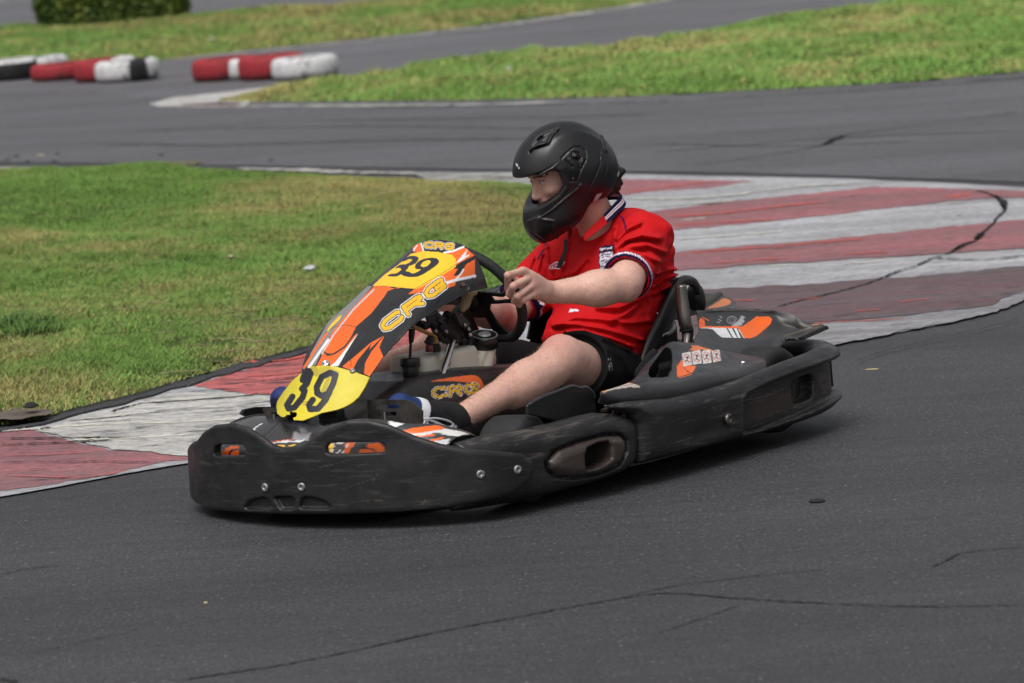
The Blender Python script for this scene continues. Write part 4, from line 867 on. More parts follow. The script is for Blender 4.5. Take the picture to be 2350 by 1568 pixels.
# mirrored pod on the far side
V, F, _ = slab(fp, fov, .085, .03, .008, foff); V[:, 1] *= -1; part('side_pod', V, F[:, ::-1], plastic_b, kart, col=CC(len(V), '1e1e20'))
hr_ = [(-.76, .668), (-.9, .682), (-1.1, .69), (-1.35, .695), (-1.6, .692), (-1.8, .68), (-1.94, .658), (-2.045, .615), (-2.115, .545), (-2.145, .44), (-2.155, .28), (-2.155, .14), (-2.155, 0)]
rp = Plan(hr_+[(x, -y) for x, y in hr_[-2::-1]], 1800); rp.n = -rp.n if rp.n[200][1] < 0 else rp.n
L2 = rp.s[-1]
toprow = [(1412, 926), (1454, 920), (1556, 912), (1633, 894), (1710, 871), (1761, 851), (1820, 828), (1880, 806), (1905, 805)]
botrow = [(1908, 950), (1889, 966), (1853, 976), (1775, 995), (1658, 1025), (1580, 1045), (1482, 1068), (1478, 1040), (1474, 975), (1464, 955), (1440, 946), (1418, 940), (1411, 934)]
th = rp.hits(toprow); bh = rp.hits(botrow); print('rear', rp.hits(c6([(1775, 1090), (1790, 1060), (1850, 1035), (1925, 1000), (1960, 1020), (1975, 1070), (1975, 1160), (1945, 1215), (1800, 1275), (1783, 1240)])), [tuple(np.round(t, 3)) for t in th], [tuple(np.round(t, 3)) for t in bh])
sT = th[-1][0]; zT = .262; sB = bh[0][0]
half_t = [(0., .249)]+th[1:-1]+[(th[-2][0]+.12, .256)]; half_b = [(1.5, .05), (1.3, .040)]+bh[2:-1]+[(0., .236)]
outl = half_t+[(L2/2, .262)]+[(L2-s, z) for s, z in half_t[::-1]]+[(L2-s, z) for s, z in half_b[::-1]]+[(L2/2+.2, .07), (L2/2-.2, .07)]+half_b
rec = np.array(rp.hits([(1707, 990), (1706, 918), (1715, 905), (1761, 882), (1838, 851), (1895, 832)]) + [(1.50, .205), (1.50, .095), (1.25, .085)]+rp.hits([(1838, 957), (1761, 988), (1718, 999)]))
rhole = rp.hits(c6([(1775, 1090), (1790, 1060), (1850, 1035), (1925, 1000), (1960, 1020), (1975, 1070), (1975, 1160), (1945, 1215), (1800, 1275), (1783, 1240)]))
def roff(a, b):
    aa = np.where(a > L2/2, L2-a, a)
    o = .035*np.clip((.075-b)/.05, 0, 1)**2
    g = np.clip(-sdpoly(aa, b, rec)/.008, 0, 1); g = g*g*(3-2*g)
    rim = np.clip((sdpoly(aa, b, rec))/.012, 0, 1)
    k = np.clip((aa-.75)/.25, 0, 1)
    top_b = np.exp(-((b-.225)/.022)**2)*k*.016+np.exp(-((b-.085)/.016)**2)*k*.008
    dip = .012*np.exp(-((aa-.42)/.12)**2-((b-.10)/.03)**2)
    return o+.021*g-top_b*(1-g)+dip-.005*np.exp(-((sdpoly(aa, b, rec)-.008)/.006)**2)
V, F, _ = slab(rp, outl, .075, .026, .0046, roff, [rhole, [(L2-s, z) for s, z in rhole]], hrd=.012)
RO = [('ps', c6([(1350, 1240), (1750, 1150), (1780, 1260), (1600, 1340), (1380, 1420)]), '342826'), ('ps', c6([(1960, 990), (2080, 1030), (2110, 1080), (2000, 1150), (1980, 1130)]), '443a33'), ('l', c6([(1990, 1080), (2100, 1040)]), '1a1716', 2.), ('l', c6([(1340, 1200), (1500, 1170)]), '3a3230', 1.5)]
rear = part('rear_bumper', V, F, plastic_b, kart, col=paint(V, '1f1f21', RO))
s, z = rp.hit(1668, 962); P, n = rp.at(np.array([s])); bolt([P[0][0]+n[0][0]*.004, P[0][1]+n[0][1]*.004, z], [n[0][0], n[0][1], 0], .017, rear, darksteel, h=.009)
V, F = boxm((-2.09, .50, .16), (.03, .05, .06)); part('bumper_hole_shade', V, F, MATS['deep_black'], rear)  # black block put in as the shade inside the bumper hole
# ---- upper side cover with scoop
ys = .60
lowr = [(1377, 909, .60), (1410, 914, .612), (1479, 914, .63), (1556, 905, .645), (1610, 892, .648), (1659, 879, .648), (1715, 864, .64), (1756, 850, .625)]
rim = [(1377, 904, .60), (1420, 894, .605), (1467, 889, .62), (1531, 887, .636), (1607, 871, .64), (1650, 864, .64), (1700, 853, .63), (1755, 832, .61)]
mid = [(1400, 897, .58), (1440, 886, .585), (1490, 872, .59), (1531, 872, .60), (1600, 858, .605), (1650, 848, .60), (1705, 838, .59), (1752, 828, .585)]
m2 = [(1420, 892, .56), (1455, 876, .57), (1485, 853, .56), (1536, 845, .55), (1600, 838, .545), (1650, 832, .55), (1708, 829, .55), (1750, 826, .56)]
m3 = [(1435, 888, .54), (1468, 868, .55), (1515, 808, .47), (1550, 812, .49), (1604, 813, .49), (1650, 818, .51), (1710, 823, .525), (1748, 824, .54)]
pk_ = [(1448, 882, .52), (1484, 853, .53), (1532, 794, .45), (1561, 789, .44), (1600, 793, .44), (1645, 806, .46), (1712, 820, .50), (1746, 822, .52)]
inn = [tuple(K(x, y, y=yy)-np.array([0, .05, .03])) for x, y, yy in pk_]; inn2 = [tuple(np.array(p)-[0, .03, .07]) for p in inn]
lowskirt = [tuple(np.array(K(x, y, y=yy))-[0, .012, .02]) for x, y, yy in lowr]
rows = [lowskirt, KY(lowr), KY(rim), KY(mid), KY(m2), KY(m3), KY(pk_), inn, inn2]
shole = c6([(428, 1012), (440, 960), (490, 890), (555, 805), (595, 770), (630, 790), (640, 830), (635, 970), (605, 1030), (560, 1042), (450, 1042)])
V, F = grid_patch(rows, 150, 210, .005, hole=[shole], flip=False)
DP = [('ps', c6([(20, 1165), (120, 1110), (260, 1080), (360, 1115), (250, 1120), (120, 1140)]), 'b9ada0'), ('l', c6([(20, 1158), (140, 1100), (262, 1076)]), 'c87838', 1.2),
      ('p', c6([(815, 745), (870, 745), (1050, 798), (1000, 800), (900, 780), (910, 830), (890, 800), (800, 785), (830, 760)]), 'E07A45'), ('p', c6([(690, 1010), (688, 930), (735, 870), (750, 925), (850, 925), (860, 930), (820, 1005), (700, 1040)]), ORG), ('p', c6([(742, 935), (790, 975), (822, 995), (780, 980)]), '201c1a'),
      ('l', c6([(640, 1050), (900, 970), (1130, 880), (1165, 840), (1130, 815)]), '17171a', .9), ('l', c6([(520, 1100), (600, 1040), (640, 1000)]), '18181b', 1.0)]
for x0, y0, x1, y1, sk in ((735, 805, 825, 925, 12), (822, 790, 912, 912, 12), (912, 785, 1000, 905, 12), (1000, 785, 1083, 888, 16)):
    q = c6([(x0, y0+10), (x1-14, y0-6), (x1, y1-8), (x0+sk, y1+6)]); DP += [('p', q, 'd6d4d0')]
    cx = sum(a for a, b in q)/4; cy = sum(b for a, b in q)/4
    el = [(cx+7.6*cos(a)+1.4*sin(a), cy+11*sin(a)) for a in np.linspace(0, 2*pi, 18)]
    DP += [('lc', el, 'c86a62', .9), ('l', [(cx-5, cy-8), (cx+5, cy+8)], 'c86a62', .8), ('ps', [(cx-1, cy-6), (cx+3, cy-6), (cx+3, cy-1), (cx-1, cy-1)], '222222'), ('l', [(cx, cy-2), (cx-1, cy+3), (cx-4, cy+6)], '222222', 1.), ('l', [(cx-1, cy+2), (cx+3, cy+6)], '222222', 1.)]
deck = part('side_cover', V, F, painted('cover_plastic', .36, .6, .2, .5, (.10, .09, .08), .15), kart, col=paint(V, '303033', DP))
q = [K(x, y, y=.50)-np.array([.0, .05, 0]) for x, y in shole]; V, F = plate(q, (0, 1, 0), .004); part('scoop_shade_plate', V, F, MATS['deep_black'], deck)  # flat black plate standing in for the shade inside the scoop
for px, py, yy in [(1568, 875, .60), (1702, 838, .585), (1486, 888, .61)]: bolt(K(px, py, y=yy)+[0, .003, .004], (0, .6, .8), .007, deck, chrome, h=.008)
V, F = tube([K(x, y, y=.615) for x, y in c6([(830, 1032), (880, 1035), (890, 1062)])], .003, seg=8); part('clip_wire', V, F, blackmetal, deck)
# mirrored, plainer cover on the far side
V, F = grid_patch(rows, 50, 70, .005); V[:, 1] *= -1; part('side_cover', V, F[:, ::-1], MATS['cover_plastic'], kart, col=CC(len(V), '303033'))
# ---- rear cover
rows = [KY([(1597, 716, .24), (1630, 713, .27), (1680, 710, .30), (1730, 710, .33), (1762, 711, .36), (1784, 715, .38), (1822, 724, .43), (1846, 742, .47), (1889, 747, .52)]),
        KY([(1599, 727, .25), (1632, 724, .275), (1682, 722, .305), (1732, 723, .335), (1768, 727, .365), (1790, 733, .39), (1822, 740, .435), (1846, 750, .475), (1891, 752, .525)]),
        KY([(1602, 748, .29), (1635, 744, .31), (1685, 745, .335), (1735, 747, .36), (1772, 750, .385), (1797, 752, .405), (1824, 755, .44), (1848, 760, .48), (1884, 758, .53)]),
        KY([(1602, 765, .33), (1640, 766, .35), (1688, 772, .375), (1732, 772, .40), (1772, 768, .415), (1800, 768, .43), (1824, 768, .455), (1846, 768, .49), (1866, 768, .535)]),
        KY([(1594, 778, .37), (1640, 788, .40), (1690, 795, .42), (1735, 790, .44), (1772, 785, .45), (1800, 780, .46), (1818, 779, .475), (1832, 777, .50), (1838, 777, .54)]),
        KY([(1590, 792, .41), (1640, 808, .44), (1690, 822, .46), (1735, 830, .48), (1768, 832, .49), (1775, 806, .485), (1806, 781, .485), (1824, 779, .505), (1833, 779, .545)]),
        KY([(1590, 812, .42), (1640, 830, .45), (1690, 846, .47), (1735, 860, .48), (1768, 866, .49), (1772, 820, .485), (1800, 784, .485), (1820, 782, .505), (1831, 782, .545)])]
V, F = grid_patch(rows, 110, 170, .008, flip=True)
RC = [('ps', c6([(890, 520), (900, 500), (930, 515), (940, 560), (935, 575), (890, 570)]), ORG), ('l', c6([(918, 490), (975, 522)]), ORG, 1.2),
      ('p', c6([(885, 572), (1280, 572), (1400, 485), (1520, 485), (1545, 510), (1530, 550), (1440, 630), (1400, 660), (1350, 678), (1295, 678), (1240, 590), (890, 585)]), ORG),
      ('p', c6([(890, 590), (930, 583), (1130, 588), (1180, 675), (1090, 672), (1050, 640), (1010, 600), (960, 592)]), WHT), ('p', c6([(1145, 590), (1180, 590), (1228, 676), (1195, 676)]), WHT), ('p', c6([(1200, 592), (1225, 592), (1262, 678), (1240, 677)]), WHT), ('l', c6([(1240, 598), (1290, 678)]), WHT, .7),
      ('ps', c6([(1180, 565), (1230, 530), (1270, 480), (1290, 520), (1275, 550), (1230, 572)]), 'a0a0a2'), ('lc', c6([(1140, 520), (1150, 490), (1190, 483), (1222, 500), (1210, 535), (1175, 550), (1145, 540)]), '8a8a8c', .9), ('lc', c6([(1160, 515), (1180, 498), (1205, 510), (1190, 535), (1165, 532)]), '77777a', .8),
      ('l', c6([(1268, 480), (1296, 495)]), 'b8b8ba', 1.), ('l', c6([(1262, 520), (1292, 528)]), 'b8b8ba', 1.), ('l', c6([(1240, 545), (1268, 562)]), 'b8b8ba', 1.), ('l', c6([(1075, 485), (1092, 495)]), '9a9a9c', 1.), ('l', c6([(1065, 512), (1085, 522)]), '9a9a9c', 1.), ('l', c6([(1050, 535), (1070, 540)]), '9a9a9c', 1.),
      ('l', c6([(1020, 425), (1300, 425), (1520, 440)]), '6a645e', 1.5), ('l', c6([(1650, 660), (1850, 600), (1990, 575)]), '5a5248', 1.6), ('l', c6([(1900, 560), (1960, 556)]), 'c87848', 1.)]
rcov = part('rear_cover', V, F, MATS['cover_plastic'], kart, col=paint(V, '343436', RC))
V, F = plate([K(x, y, y=.53) for x, y in c6([(1768, 662), (1985, 568), (2005, 585), (2008, 605), (1790, 700), (1778, 690)])], (-.6, .3, 0), .02); bev(part('cover_lip', V, F, simple('dusty_plastic', (.045, .043, .04), .5, vs=9, var=.3), rcov, smooth=False), .003)
# far part of the engine cover
rows = [KY([(1540, 684, .06), (1560, 676, .07), (1610, 677, .10), (1646, 679, .12), (1664, 684, .14), (1682, 692, .16)]),
        KY([(1540, 700, .08), (1560, 692, .09), (1605, 694, .12), (1640, 694, .14), (1666, 695, .16), (1688, 699, .18)]),
        KY([(1540, 718, .11), (1560, 716, .12), (1600, 713, .15), (1640, 710, .17), (1668, 708, .19), (1689, 707, .205)]),
        KY([(1540, 735, .13), (1560, 733, .14), (1600, 722, .17), (1640, 716, .19), (1668, 712, .20), (1688, 711, .22)])]
V, F = grid_patch(rows, 60, 90, .006, flip=True)
EC = [('ps', c6([(860, 440), (930, 425), (1060, 350), (1110, 320), (1170, 340), (1165, 370), (1100, 395), (1000, 410)]), 'C97A4C'), ('p', c6([(640, 330), (680, 270), (725, 275), (730, 320), (680, 345)]), ORG), ('p', c6([(660, 460), (650, 400), (735, 320), (740, 450)]), 'b0a69c')]
part('engine_cover', V, F, MATS['cover_plastic'], kart, col=paint(V, '454442', EC))
V, F = tube([K(x, y, y=yy) for x, y, yy in [(1600, 712, .14), (1628, 694, .13), (1652, 678, .12)]], [.016, .017, .013], n=20); part('cover_rib', V, F, MATS['dusty_plastic'], kart)
# ---- seat
rows = []
prof = [(-1.08, .17, .05), (-1.2, .125, .07), (-1.34, .11, .09)]
edge = [K(x, y, y=.205) for x, y in [(1450, 862), (1470, 838), (1480, 808), (1493, 775), (1512, 735), (1530, 698), (1545, 668), (1560, 648)]]
cen = [(-1.47, .115), (-1.57, .145), (-1.655, .20), (-1.73, .265), (-1.79, .335), (-1.845, .40), (-1.885, .455), (-1.91, .49)]
US = ((-1, 1.0), (-.985, .62), (-.88, .28), (-.5, .05), (0, 0), (.5, .05), (.88, .28), (.985, .62), (1, 1.0))
for x, z, u_ in prof: rows.append([(x+.02*a, u*(.205 if u > 0 else .235), z+u_*a) for u, a in US])
for e, (cx, cz) in zip(edge, cen): rows.append([(cx+(e[0]-cx)*a, u*(.205 if u > 0 else .262), cz+(e[2]-cz)*a) for u, a in US])
V, F = grid_patch(rows, 90, 90, .007, flip=True); seat = part('seat', V, F, seatm, kart)
e1 = [K(x, y, y=.205) for x, y in [(1468, 848), (1478, 815), (1493, 775), (1512, 735), (1530, 698), (1545, 668), (1558, 650), (1572, 643)]]+[K(1590, 648, y=.19), K(1600, 668, y=.17)]
V, F = tube(e1, [.008, .010, .013, .016, .015], n=60); part('seat_rim', V, F, simple('seat_edge', (.03, .03, .032), .4, vs=40), seat)
e2 = [K(x, y, y=yy) for x, y, yy in [(1560, 652, .2), (1600, 672, .17), (1608, 690, .16), (1600, 720, .16)]]
V, F = grid_patch([KY([(1478, 830, .2), (1500, 770, .2), (1530, 705, .2), (1562, 650, .2)]), KY([(1496, 840, .19), (1520, 790, .19), (1550, 725, .19), (1578, 650, .19)])], 30, 30, .006); part('seat_flank', V, F, seatm, seat)
V, F = plate([K(x, y, y=-.25) for x, y in [(1232, 688), (1213, 778), (1300, 800), (1300, 686)]], (0, -1, 0), .012); bev(part('seat_flank', V, F, seatm, seat, smooth=False), .004)
V, F = nets(lambda P: smin(ell(P, K(1596, 680, y=.15), (.03, .03, .045)), ell(P, K(1600, 700, y=.15), (.02, .03, .03)), .02), K(1596, 685, y=.15)-.08, K(1596, 685, y=.15)+.08, .004); part('seat_corner', V, F, seatm, seat)
V, F = tube([K(1562, 655, y=.26), K(1565, 690, y=.26), K(1572, 740, y=.265), K(1578, 765, y=.265), K(1574, 800, y=.27), K(1566, 825, y=.27)], [.0185, .020, .0215, .0205, .016, .014], n=50, seg=20)
part('roll_post', V, F, simple('heat_stained_steel', (.30, .27, .25), .34, metal=.95, var=.5, vs=22, bs=.1, stretch=(1, 1, .2)), kart)
c = K(1575, 757, y=.265); V, F = lathe([(.0205, -.003), (.0225, -.003), (.0225, .003), (.0205, .003)], c, (.1, 0, 1), 24, True); part('zip_tie', V, F, rubber, kart)
# exhaust and engine bits between seat and post
V, F = tube([K(x, y, y=yy) for x, y, yy in [(1516, 772, .2), (1532, 768, .2), (1542, 755, .19), (1542, 742, .17), (1530, 735, .15)]], .012, n=40); part('exhaust_pipe', V, F, steel, kart)
V, F = tube([K(1507, 717, y=.19), K(1528, 752, y=.2)], .0035, seg=8); part('brake_rod', V, F, steel, kart)
V, F = join([boxm((-1.78, -.05, .24), (.13, .16, .10)), boxm((-1.84, -.02, .34), (.07, .11, .04)), boxm((-1.62, .26, .20), (.10, .03, .05))]); bev(part('engine', V, F, simple('engine_black', (.02, .02, .022), .6, metal=.3, bs=.3), kart, smooth=False), .01)
V, F = join([boxm((-1.84, -.02, .37+.008*i), (.075, .115, .0015)) for i in range(4)]); part('cooling_fins', V, F, darksteel, kart, smooth=False)
# ---- wheels
def wheel(cx, cy, r, w, yaw=0.):
    R = rotm('Z', yaw); ax = R@np.array([0, 1., 0]); c = np.array([cx, cy, r])
    prof = [(r*.52, -w*.42), (r*.62, -w*.47), (r*.82, -w*.5), (r*.93, -w*.47), (r*.985, -w*.40), (r, -w*.25), (r*1.003, 0), (r, w*.25), (r*.985, w*.40), (r*.93, w*.47), (r*.82, w*.5), (r*.62, w*.47), (r*.52, w*.42), (r*.5, 0)]
    V, F = lathe(prof, c, ax, 56, True); ty = part('wheel', V, F, rubber, kart)
    prof = [(r*.5, -w*.44), (r*.54, -w*.44), (r*.54, -w*.40), (r*.48, -w*.38), (r*.46, 0), (r*.48, w*.38), (r*.54, w*.40), (r*.54, w*.44), (r*.5, w*.44), (r*.44, w*.36), (r*.3, w*.2), (r*.12, w*.2), (r*.12, -w*.2), (r*.3, -w*.2), (r*.44, -w*.36)]
    V, F = lathe(prof, c, ax, 36, True); part('rim', V, F, darksteel, ty)
    V, F = lathe([(.012, -w*.55), (.012, w*.42), (.02, w*.42), (.02, w*.46), (.0005, w*.47)], c, ax, 16); part('hub', V, F, steel, ty)
    for sg in ((.3, .9),):
        V, F = lathe([(r*1.0035, -w*.22), (r*1.006, -w*.215), (r*1.006, -w*.205), (r*1.0035, -w*.2)], c, ax, 56, True)
wheel(-.50, .475, .128, .135, 8); wheel(-.50, -.475, .128, .135, 8); wheel(-1.80, .47, .137, .19); wheel(-1.80, -.47, .137, .19)
V, F = lathe([(.016, -.5), (.016, .5)], (-1.80, 0, .137), (0, 1, 0), 16); part('rear_axle', V, F, steel, kart)
# tyre guard fin
gz = c7([(457, 185), (458, 178), (480, 163), (530, 135), (710, 68), (765, 78), (800, 73), (835, 105), (852, 140), (862, 215), (700, 290), (600, 262), (460, 232)])
V, F = plate([K(x, y, y=.55) for x, y in gz], (0, -1, 0), .012); g_ = bev(part('tyre_guard', V, F, seatm, kart, smooth=False), .003)
V, F = tube([K(x, y, y=.545) for x, y in c7([(462, 178), (530, 138), (620, 103), (710, 70), (765, 80), (800, 76), (835, 108), (850, 138)])], .0065, n=50, seg=10); part('guard_lip', V, F, MATS['seat_edge'], g_)
V, F = plate([K(x, y, y=-.50) for x, y in [(555, 950), (562, 940), (590, 934), (640, 934), (640, 962), (580, 962)]], (0, -1, 0), .012); part('tyre_guard', V, F, seatm, kart, smooth=False)
V, F = tube([K(x, y, y=-.44) for x, y in [(531, 974), (560, 962), (600, 955), (622, 957)]], .007, n=24); part('guard_lip', V, F, seatm, fair)
V, F = boxm(K(1395, 940, y=.57), (.02, .012, .004)); part('guard_bracket', V, F, darksteel, kart, smooth=False); bolt(K(1393, 937, y=.57)+[0, 0, .004], (0, 0, 1), .009, kart, steel, 'guard_bolt', .007)
# ---- frame and floor
fr = [tube([(-.2, s*.2, .06), (-.5, s*.3, .055), (-1.0, s*.33, .055), (-1.5, s*.3, .055), (-2.0, s*.3, .06)], .015, n=30) for s in (-1, 1)]
fr += [tube([(-.2, -.2, .06), (-.14, 0, .065), (-.2, .2, .06)], .014, n=14), tube([(-.5, -.42, .12), (-.5, 0, .06), (-.5, .42, .12)], .014, n=20), tube([(-1.0, -.6, .06), (-1.0, .6, .06)], .014), tube([(-1.95, -.36, .12), (-1.95, .36, .12)], .014), tube([(-1.45, -.6, .07), (-1.45, .6, .07)], .014), tube([(-.32, -.56, .09), (-.32, .56, .09)], .012), tube([(-.14, -.4, .10), (-.08, 0, .10), (-.14, .4, .10)], .012)]
V, F = join(fr); part('frame', V, F, blackmetal, kart)
V, F = plate([(-.18, -.2, .045), (-.18, .2, .045), (-.5, .31, .045), (-.55, .54, .045), (-.95, .63, .045), (-1.9, .64, .045), (-2.05, .5, .045), (-2.05, -.5, .045), (-1.9, -.64, .045), (-.95, -.63, .045), (-.55, -.54, .045), (-.5, -.31, .045)], (0, 0, 1), .004); part('widened_floor_tray', V, F, simple('floor_alu', (.10, .10, .10), .4, metal=.6, bs=.2), kart, smooth=False)  # tray widened out under the side pods to deepen the shadow beneath
# ---- centre console: nose hump plus tank shroud
a0 = K(770, 940, y=.06); a1 = K(885, 868, y=.08); a2 = K(965, 858, y=.10); a3 = K(1043, 855, y=.12); a4 = K(1110, 860, y=.12); a5 = K(1150, 853, y=.1)
print('console', a0, a1, a2, a3, a4, a5)
def cons(P):
    top = np.interp(-P[:, 0], [.14, .22, .36, .47, .56, .75, .95, 1.1], [.235, .265, .325, .362, .373, .362, .34, .325])
    wy = np.interp(-P[:, 0], [.12, .3, .45, .56, .7, 1.1], [.10, .12, .135, .142, .145, .13])
    wy = wy+.035*np.clip((top-P[:, 2])/.2, 0, 1)
    d = smax(smax(P[:, 2]-top, np.abs(P[:, 1])-wy, .05), smax(-.16-P[:, 0] if False else P[:, 0]+.15, -1.08-P[:, 0], .02), .03)
    d = smax(d, .05-P[:, 2], .01)
    return d*.8
V, F = nets(cons, (-1.14, -.22, .0), (-.1, .22, .42), .0025)
CL = [('ps', d1([(760, 1235), (1000, 1190), (1250, 1150), (1500, 1125), (1600, 1140), (1680, 1210), (1720, 1300), (1700, 1370), (1640, 1340), (1560, 1280), (1400, 1250), (1150, 1232), (900, 1238)]), 'EC6A2A')]+crg((991, 892), (33, -4.), (1.5, 22), 2.7, 1.12)
part('centre_console', V, F, painted('console_plastic', .33, .8, .0, .5, bs=.1), kart, col=paint(V, '232223', CL))
# ---- fuel tank
tk = simple('milky_plastic', (.62, .59, .50), .35, var=.12, vs=14, spec=.4)
b_ = tk.node_tree.nodes['Principled BSDF']; b_.inputs['Subsurface Weight'].default_value = .35; b_.inputs['Subsurface Radius'].default_value = (.03, .025, .015); b_.inputs['Subsurface Scale'].default_value = .5
tl = K(928, 812, y=.06); tm = K(1075, 810, y=.06); nb = K(1090, 850, y=.06); ntp = K(1113, 800, y=.06); ctp = K(1110, 772, y=.06)
def tank(P):
    d = box(P, (tl[0]*.5+tm[0]*.5-.035, .02, (tl[2]+tm[2])/2-.05), (abs(tl[0]-tm[0])/2-.015, .070, .055), rd=.022)
    gr_ = cap(P, K(985, 815, y=.12), K(985, 870, y=.12), .010); d = smax(d, -gr_, .012)
    d = smin(d, cap(P, nb+[0, 0, -.03], ntp, .045, .034), .02)
    return smin(d, cap(P, K(1120, 850, y=.03), K(1100, 820, y=.03), .03, .02), .02)
lo_ = np.minimum(tl, tm)-[.12, .2, .16]; hi_ = np.maximum(tl, tm)+[.06, .14, .08]
V, F = nets(tank, lo_, hi_, .0045)
n_ = NZ(V*18); Ct = np.tile(np.array([.60, .575, .50]), (len(V), 1)); px, py = kproj(V)
st = np.exp(-((px-1120+(py-800)*.35)/5)**2)*.6+np.exp(-((px-1005)/6)**2-((py-820)/14)**2)*.7+np.exp(-((py-791)/4)**2)*(px > 1085)*.6
Ct = Ct*(1-np.clip(st, 0, 1)[:, None]*(1-np.array([.5, .36, .18])))*(1+.06*n_[:, None])
tm_, t, b = nodes('stained_tank'); a = N(t, 'Attribute', attribute_name='Col'); t.links.new(a.outputs['Color'], b.inputs['Base Color']); b.inputs['Roughness'].default_value = .38; b.inputs['Subsurface Weight'].default_value = .3; b.inputs['Subsurface Radius'].default_value = (.02, .018, .012); b.inputs['Subsurface Scale'].default_value = .5
tankp = part('fuel_tank', V, F, tm_, kart, col=Ct)
axc = np.array([.16, .27, 1]); V, F = lathe([(.036, -.004), (.043, -.002), (.043, .030), (.040, .034), (.034, .034), (.033, .030), (.0005, .030)], K(1111, 792, y=.06), axc, 36)
i = np.arange(len(V)); cap_ = part('tank_cap', V, F, simple('black_cap', (.012, .012, .013), .3), tankp)
ct = K(1111, 792, y=.06)+axc/np.linalg.norm(axc)*.0345; V, F = lathe([(.020, 0), (.020, .0012), (.0005, .0014)], ct, axc, 24); part('cap_label', V, F, simple('cap_silver', (.5, .5, .49), .35, metal=.4), cap_)
V, F = lathe([(.0385, 0), (.0405, .001), (.0385, .002), (.037, .001)], ct-axc*.0005, axc, 36, True); part('cap_ring', V, F, MATS['cap_silver'], cap_)
amber = simple('amber_hose', (.42, .22, .04), .3, vs=30); am2 = simple('red_fitting', (.16, .03, .03), .4)
V, F = tube([K(x, y, y=.09) for x, y in d1([(440, 250), (560, 300), (700, 365), (800, 410), (860, 450), (870, 520)])]+[K(*d1([(872, 580)])[0], y=.09)], .0062, n=50, seg=10); part('fuel_hose', V, F, amber, tankp)
V, F = tube([K(x, y, y=.09) for x, y in d1([(870, 560), (872, 640), (880, 710)])], [.012, .015, .013], seg=12); part('hose_end', V, F, rubber, tankp)
V, F = tube([K(x, y, y=.09) for x, y in d1([(752, 590), (752, 710)])], [.0125, .0125], seg=12); part('breather_collar', V, F, am2, tankp)
V, F = join([tube([K(x, y, y=.09) for x, y in d1([(752, 585), (755, 520), (770, 460), (790, 430)])], [.011, .013, .008], seg=10), tube([K(x, y, y=.09) for x, y in d1([(680, 530), (760, 520)])], .005, seg=8)]); part('breather_valve', V, F, rubber, tankp)
# brake fluid reservoir with rod
rv = K(*d1([(415, 1120)])[0], y=.09); rt_ = K(*d1([(405, 890)])[0], y=.09)
V, F = lathe([(.022, -.01), (.024, .012), (.0255, .022), (.025, .024), (.0298, .026), (.030, .047), (.027, .050), (.0005, .051)], rv, rt_-rv, 30); res_ = part('brake_reservoir', V, F, simple('reservoir_black', (.02, .02, .021), .45), kart)
V, F = join([tube([K(x, y, y=.09) for x, y in d1([(400, 890), (415, 560), (420, 400)])], .0042, seg=8), tube([K(x, y, y=.09) for x, y in d1([(425, 540), (430, 400), (440, 300)])], [.007, .009, .010], seg=8)]); part('clutch_rod', V, F, blackmetal, kart)
# steering column and its brackets
V, F = tube([K(1010, 872, y=.125), K(1028, 820, y=.10), K(1041, 780, y=.08)], [.0105, .0105, .0105], seg=16); V2_, F2_ = tube([K(1020, 860, y=.10), K(1030, 832, y=.09)], .008, seg=12); V, F = join([(V, F), (V2_, F2_)]); part('steering_column', V, F, chrome, kart)
brk = []
for pts, y, r in [(d1([(640, 270), (800, 230), (1000, 240), (1200, 260)]), .08, .008), (d1([(800, 200), (860, 340), (1000, 520)]), .09, .010), (d1([(1150, 120), (1250, 330), (1330, 520)]), .06, .013), (d1([(900, 260), (1050, 300), (1200, 420), (1230, 540)]), .08, .018),
                  (d1([(1350, 240), (1450, 330), (1480, 480), (1470, 640)]), .07, .010), (d1([(1010, 470), (1080, 540)]), .09, .009), (d1([(1050, 60), (1150, 90), (1230, 120)]), .05, .016), (d1([(1330, 480), (1400, 540)]), .08, .011), (d1([(1230, 640), (1260, 710), (1400, 690)]), .04, .012), (d1([(1300, 620), (1430, 610)]), .04, .005), (d1([(540, 200), (640, 220), (700, 250)]), .06, .012)]:
    brk.append(tube([K(x, y_, y=y) for x, y_ in pts], r, seg=10))
brk += [(boxm(K(*d1([(1100, 330)])[0], y=.06), (.025, .012, .03), rotm('Y', 35))), (boxm(K(*d1([(1330, 350)])[0], y=.05), (.02, .012, .04), rotm('Y', 20))), boxm(K(*d1([(960, 280)])[0], y=.06), (.03, .01, .018), rotm('Y', 30))]
V, F = join(brk); part('steering_bracket', V, F, simple('greasy_black', (.018, .017, .017), .5, metal=.4, var=.6, vs=60, bs=.5), kart)
V, F = plate([K(x, y, y=.10) for x, y in d1([(1195, 0), (1290, 0), (1470, 170), (1480, 250), (1380, 280), (1310, 230)])], (0, -1, 0), .006); part('panel_stay', V, F, simple('grey_stay', (.07, .066, .064), .45, metal=.4), kart, smooth=False)
V, F = plate([K(x, y, y=.06) for x, y in d1([(690, 70), (870, 0), (850, 180), (790, 220), (740, 190)])], (0, -1, 0), .006); part('panel_stay', V, F, MATS['grey_stay'], kart, smooth=False)
for x, y in d1([(1385, 225), (1450, 300), (1050, 345), (1480, 400), (860, 340), (940, 560)]): bolt(K(x, y, y=.115), (.3, 1, .2), .006, kart, steel, 'bracket_bolt')
bg_ = simple('beige_casting', (.34, .27, .15), .5, var=.4, vs=30, bs=.4)
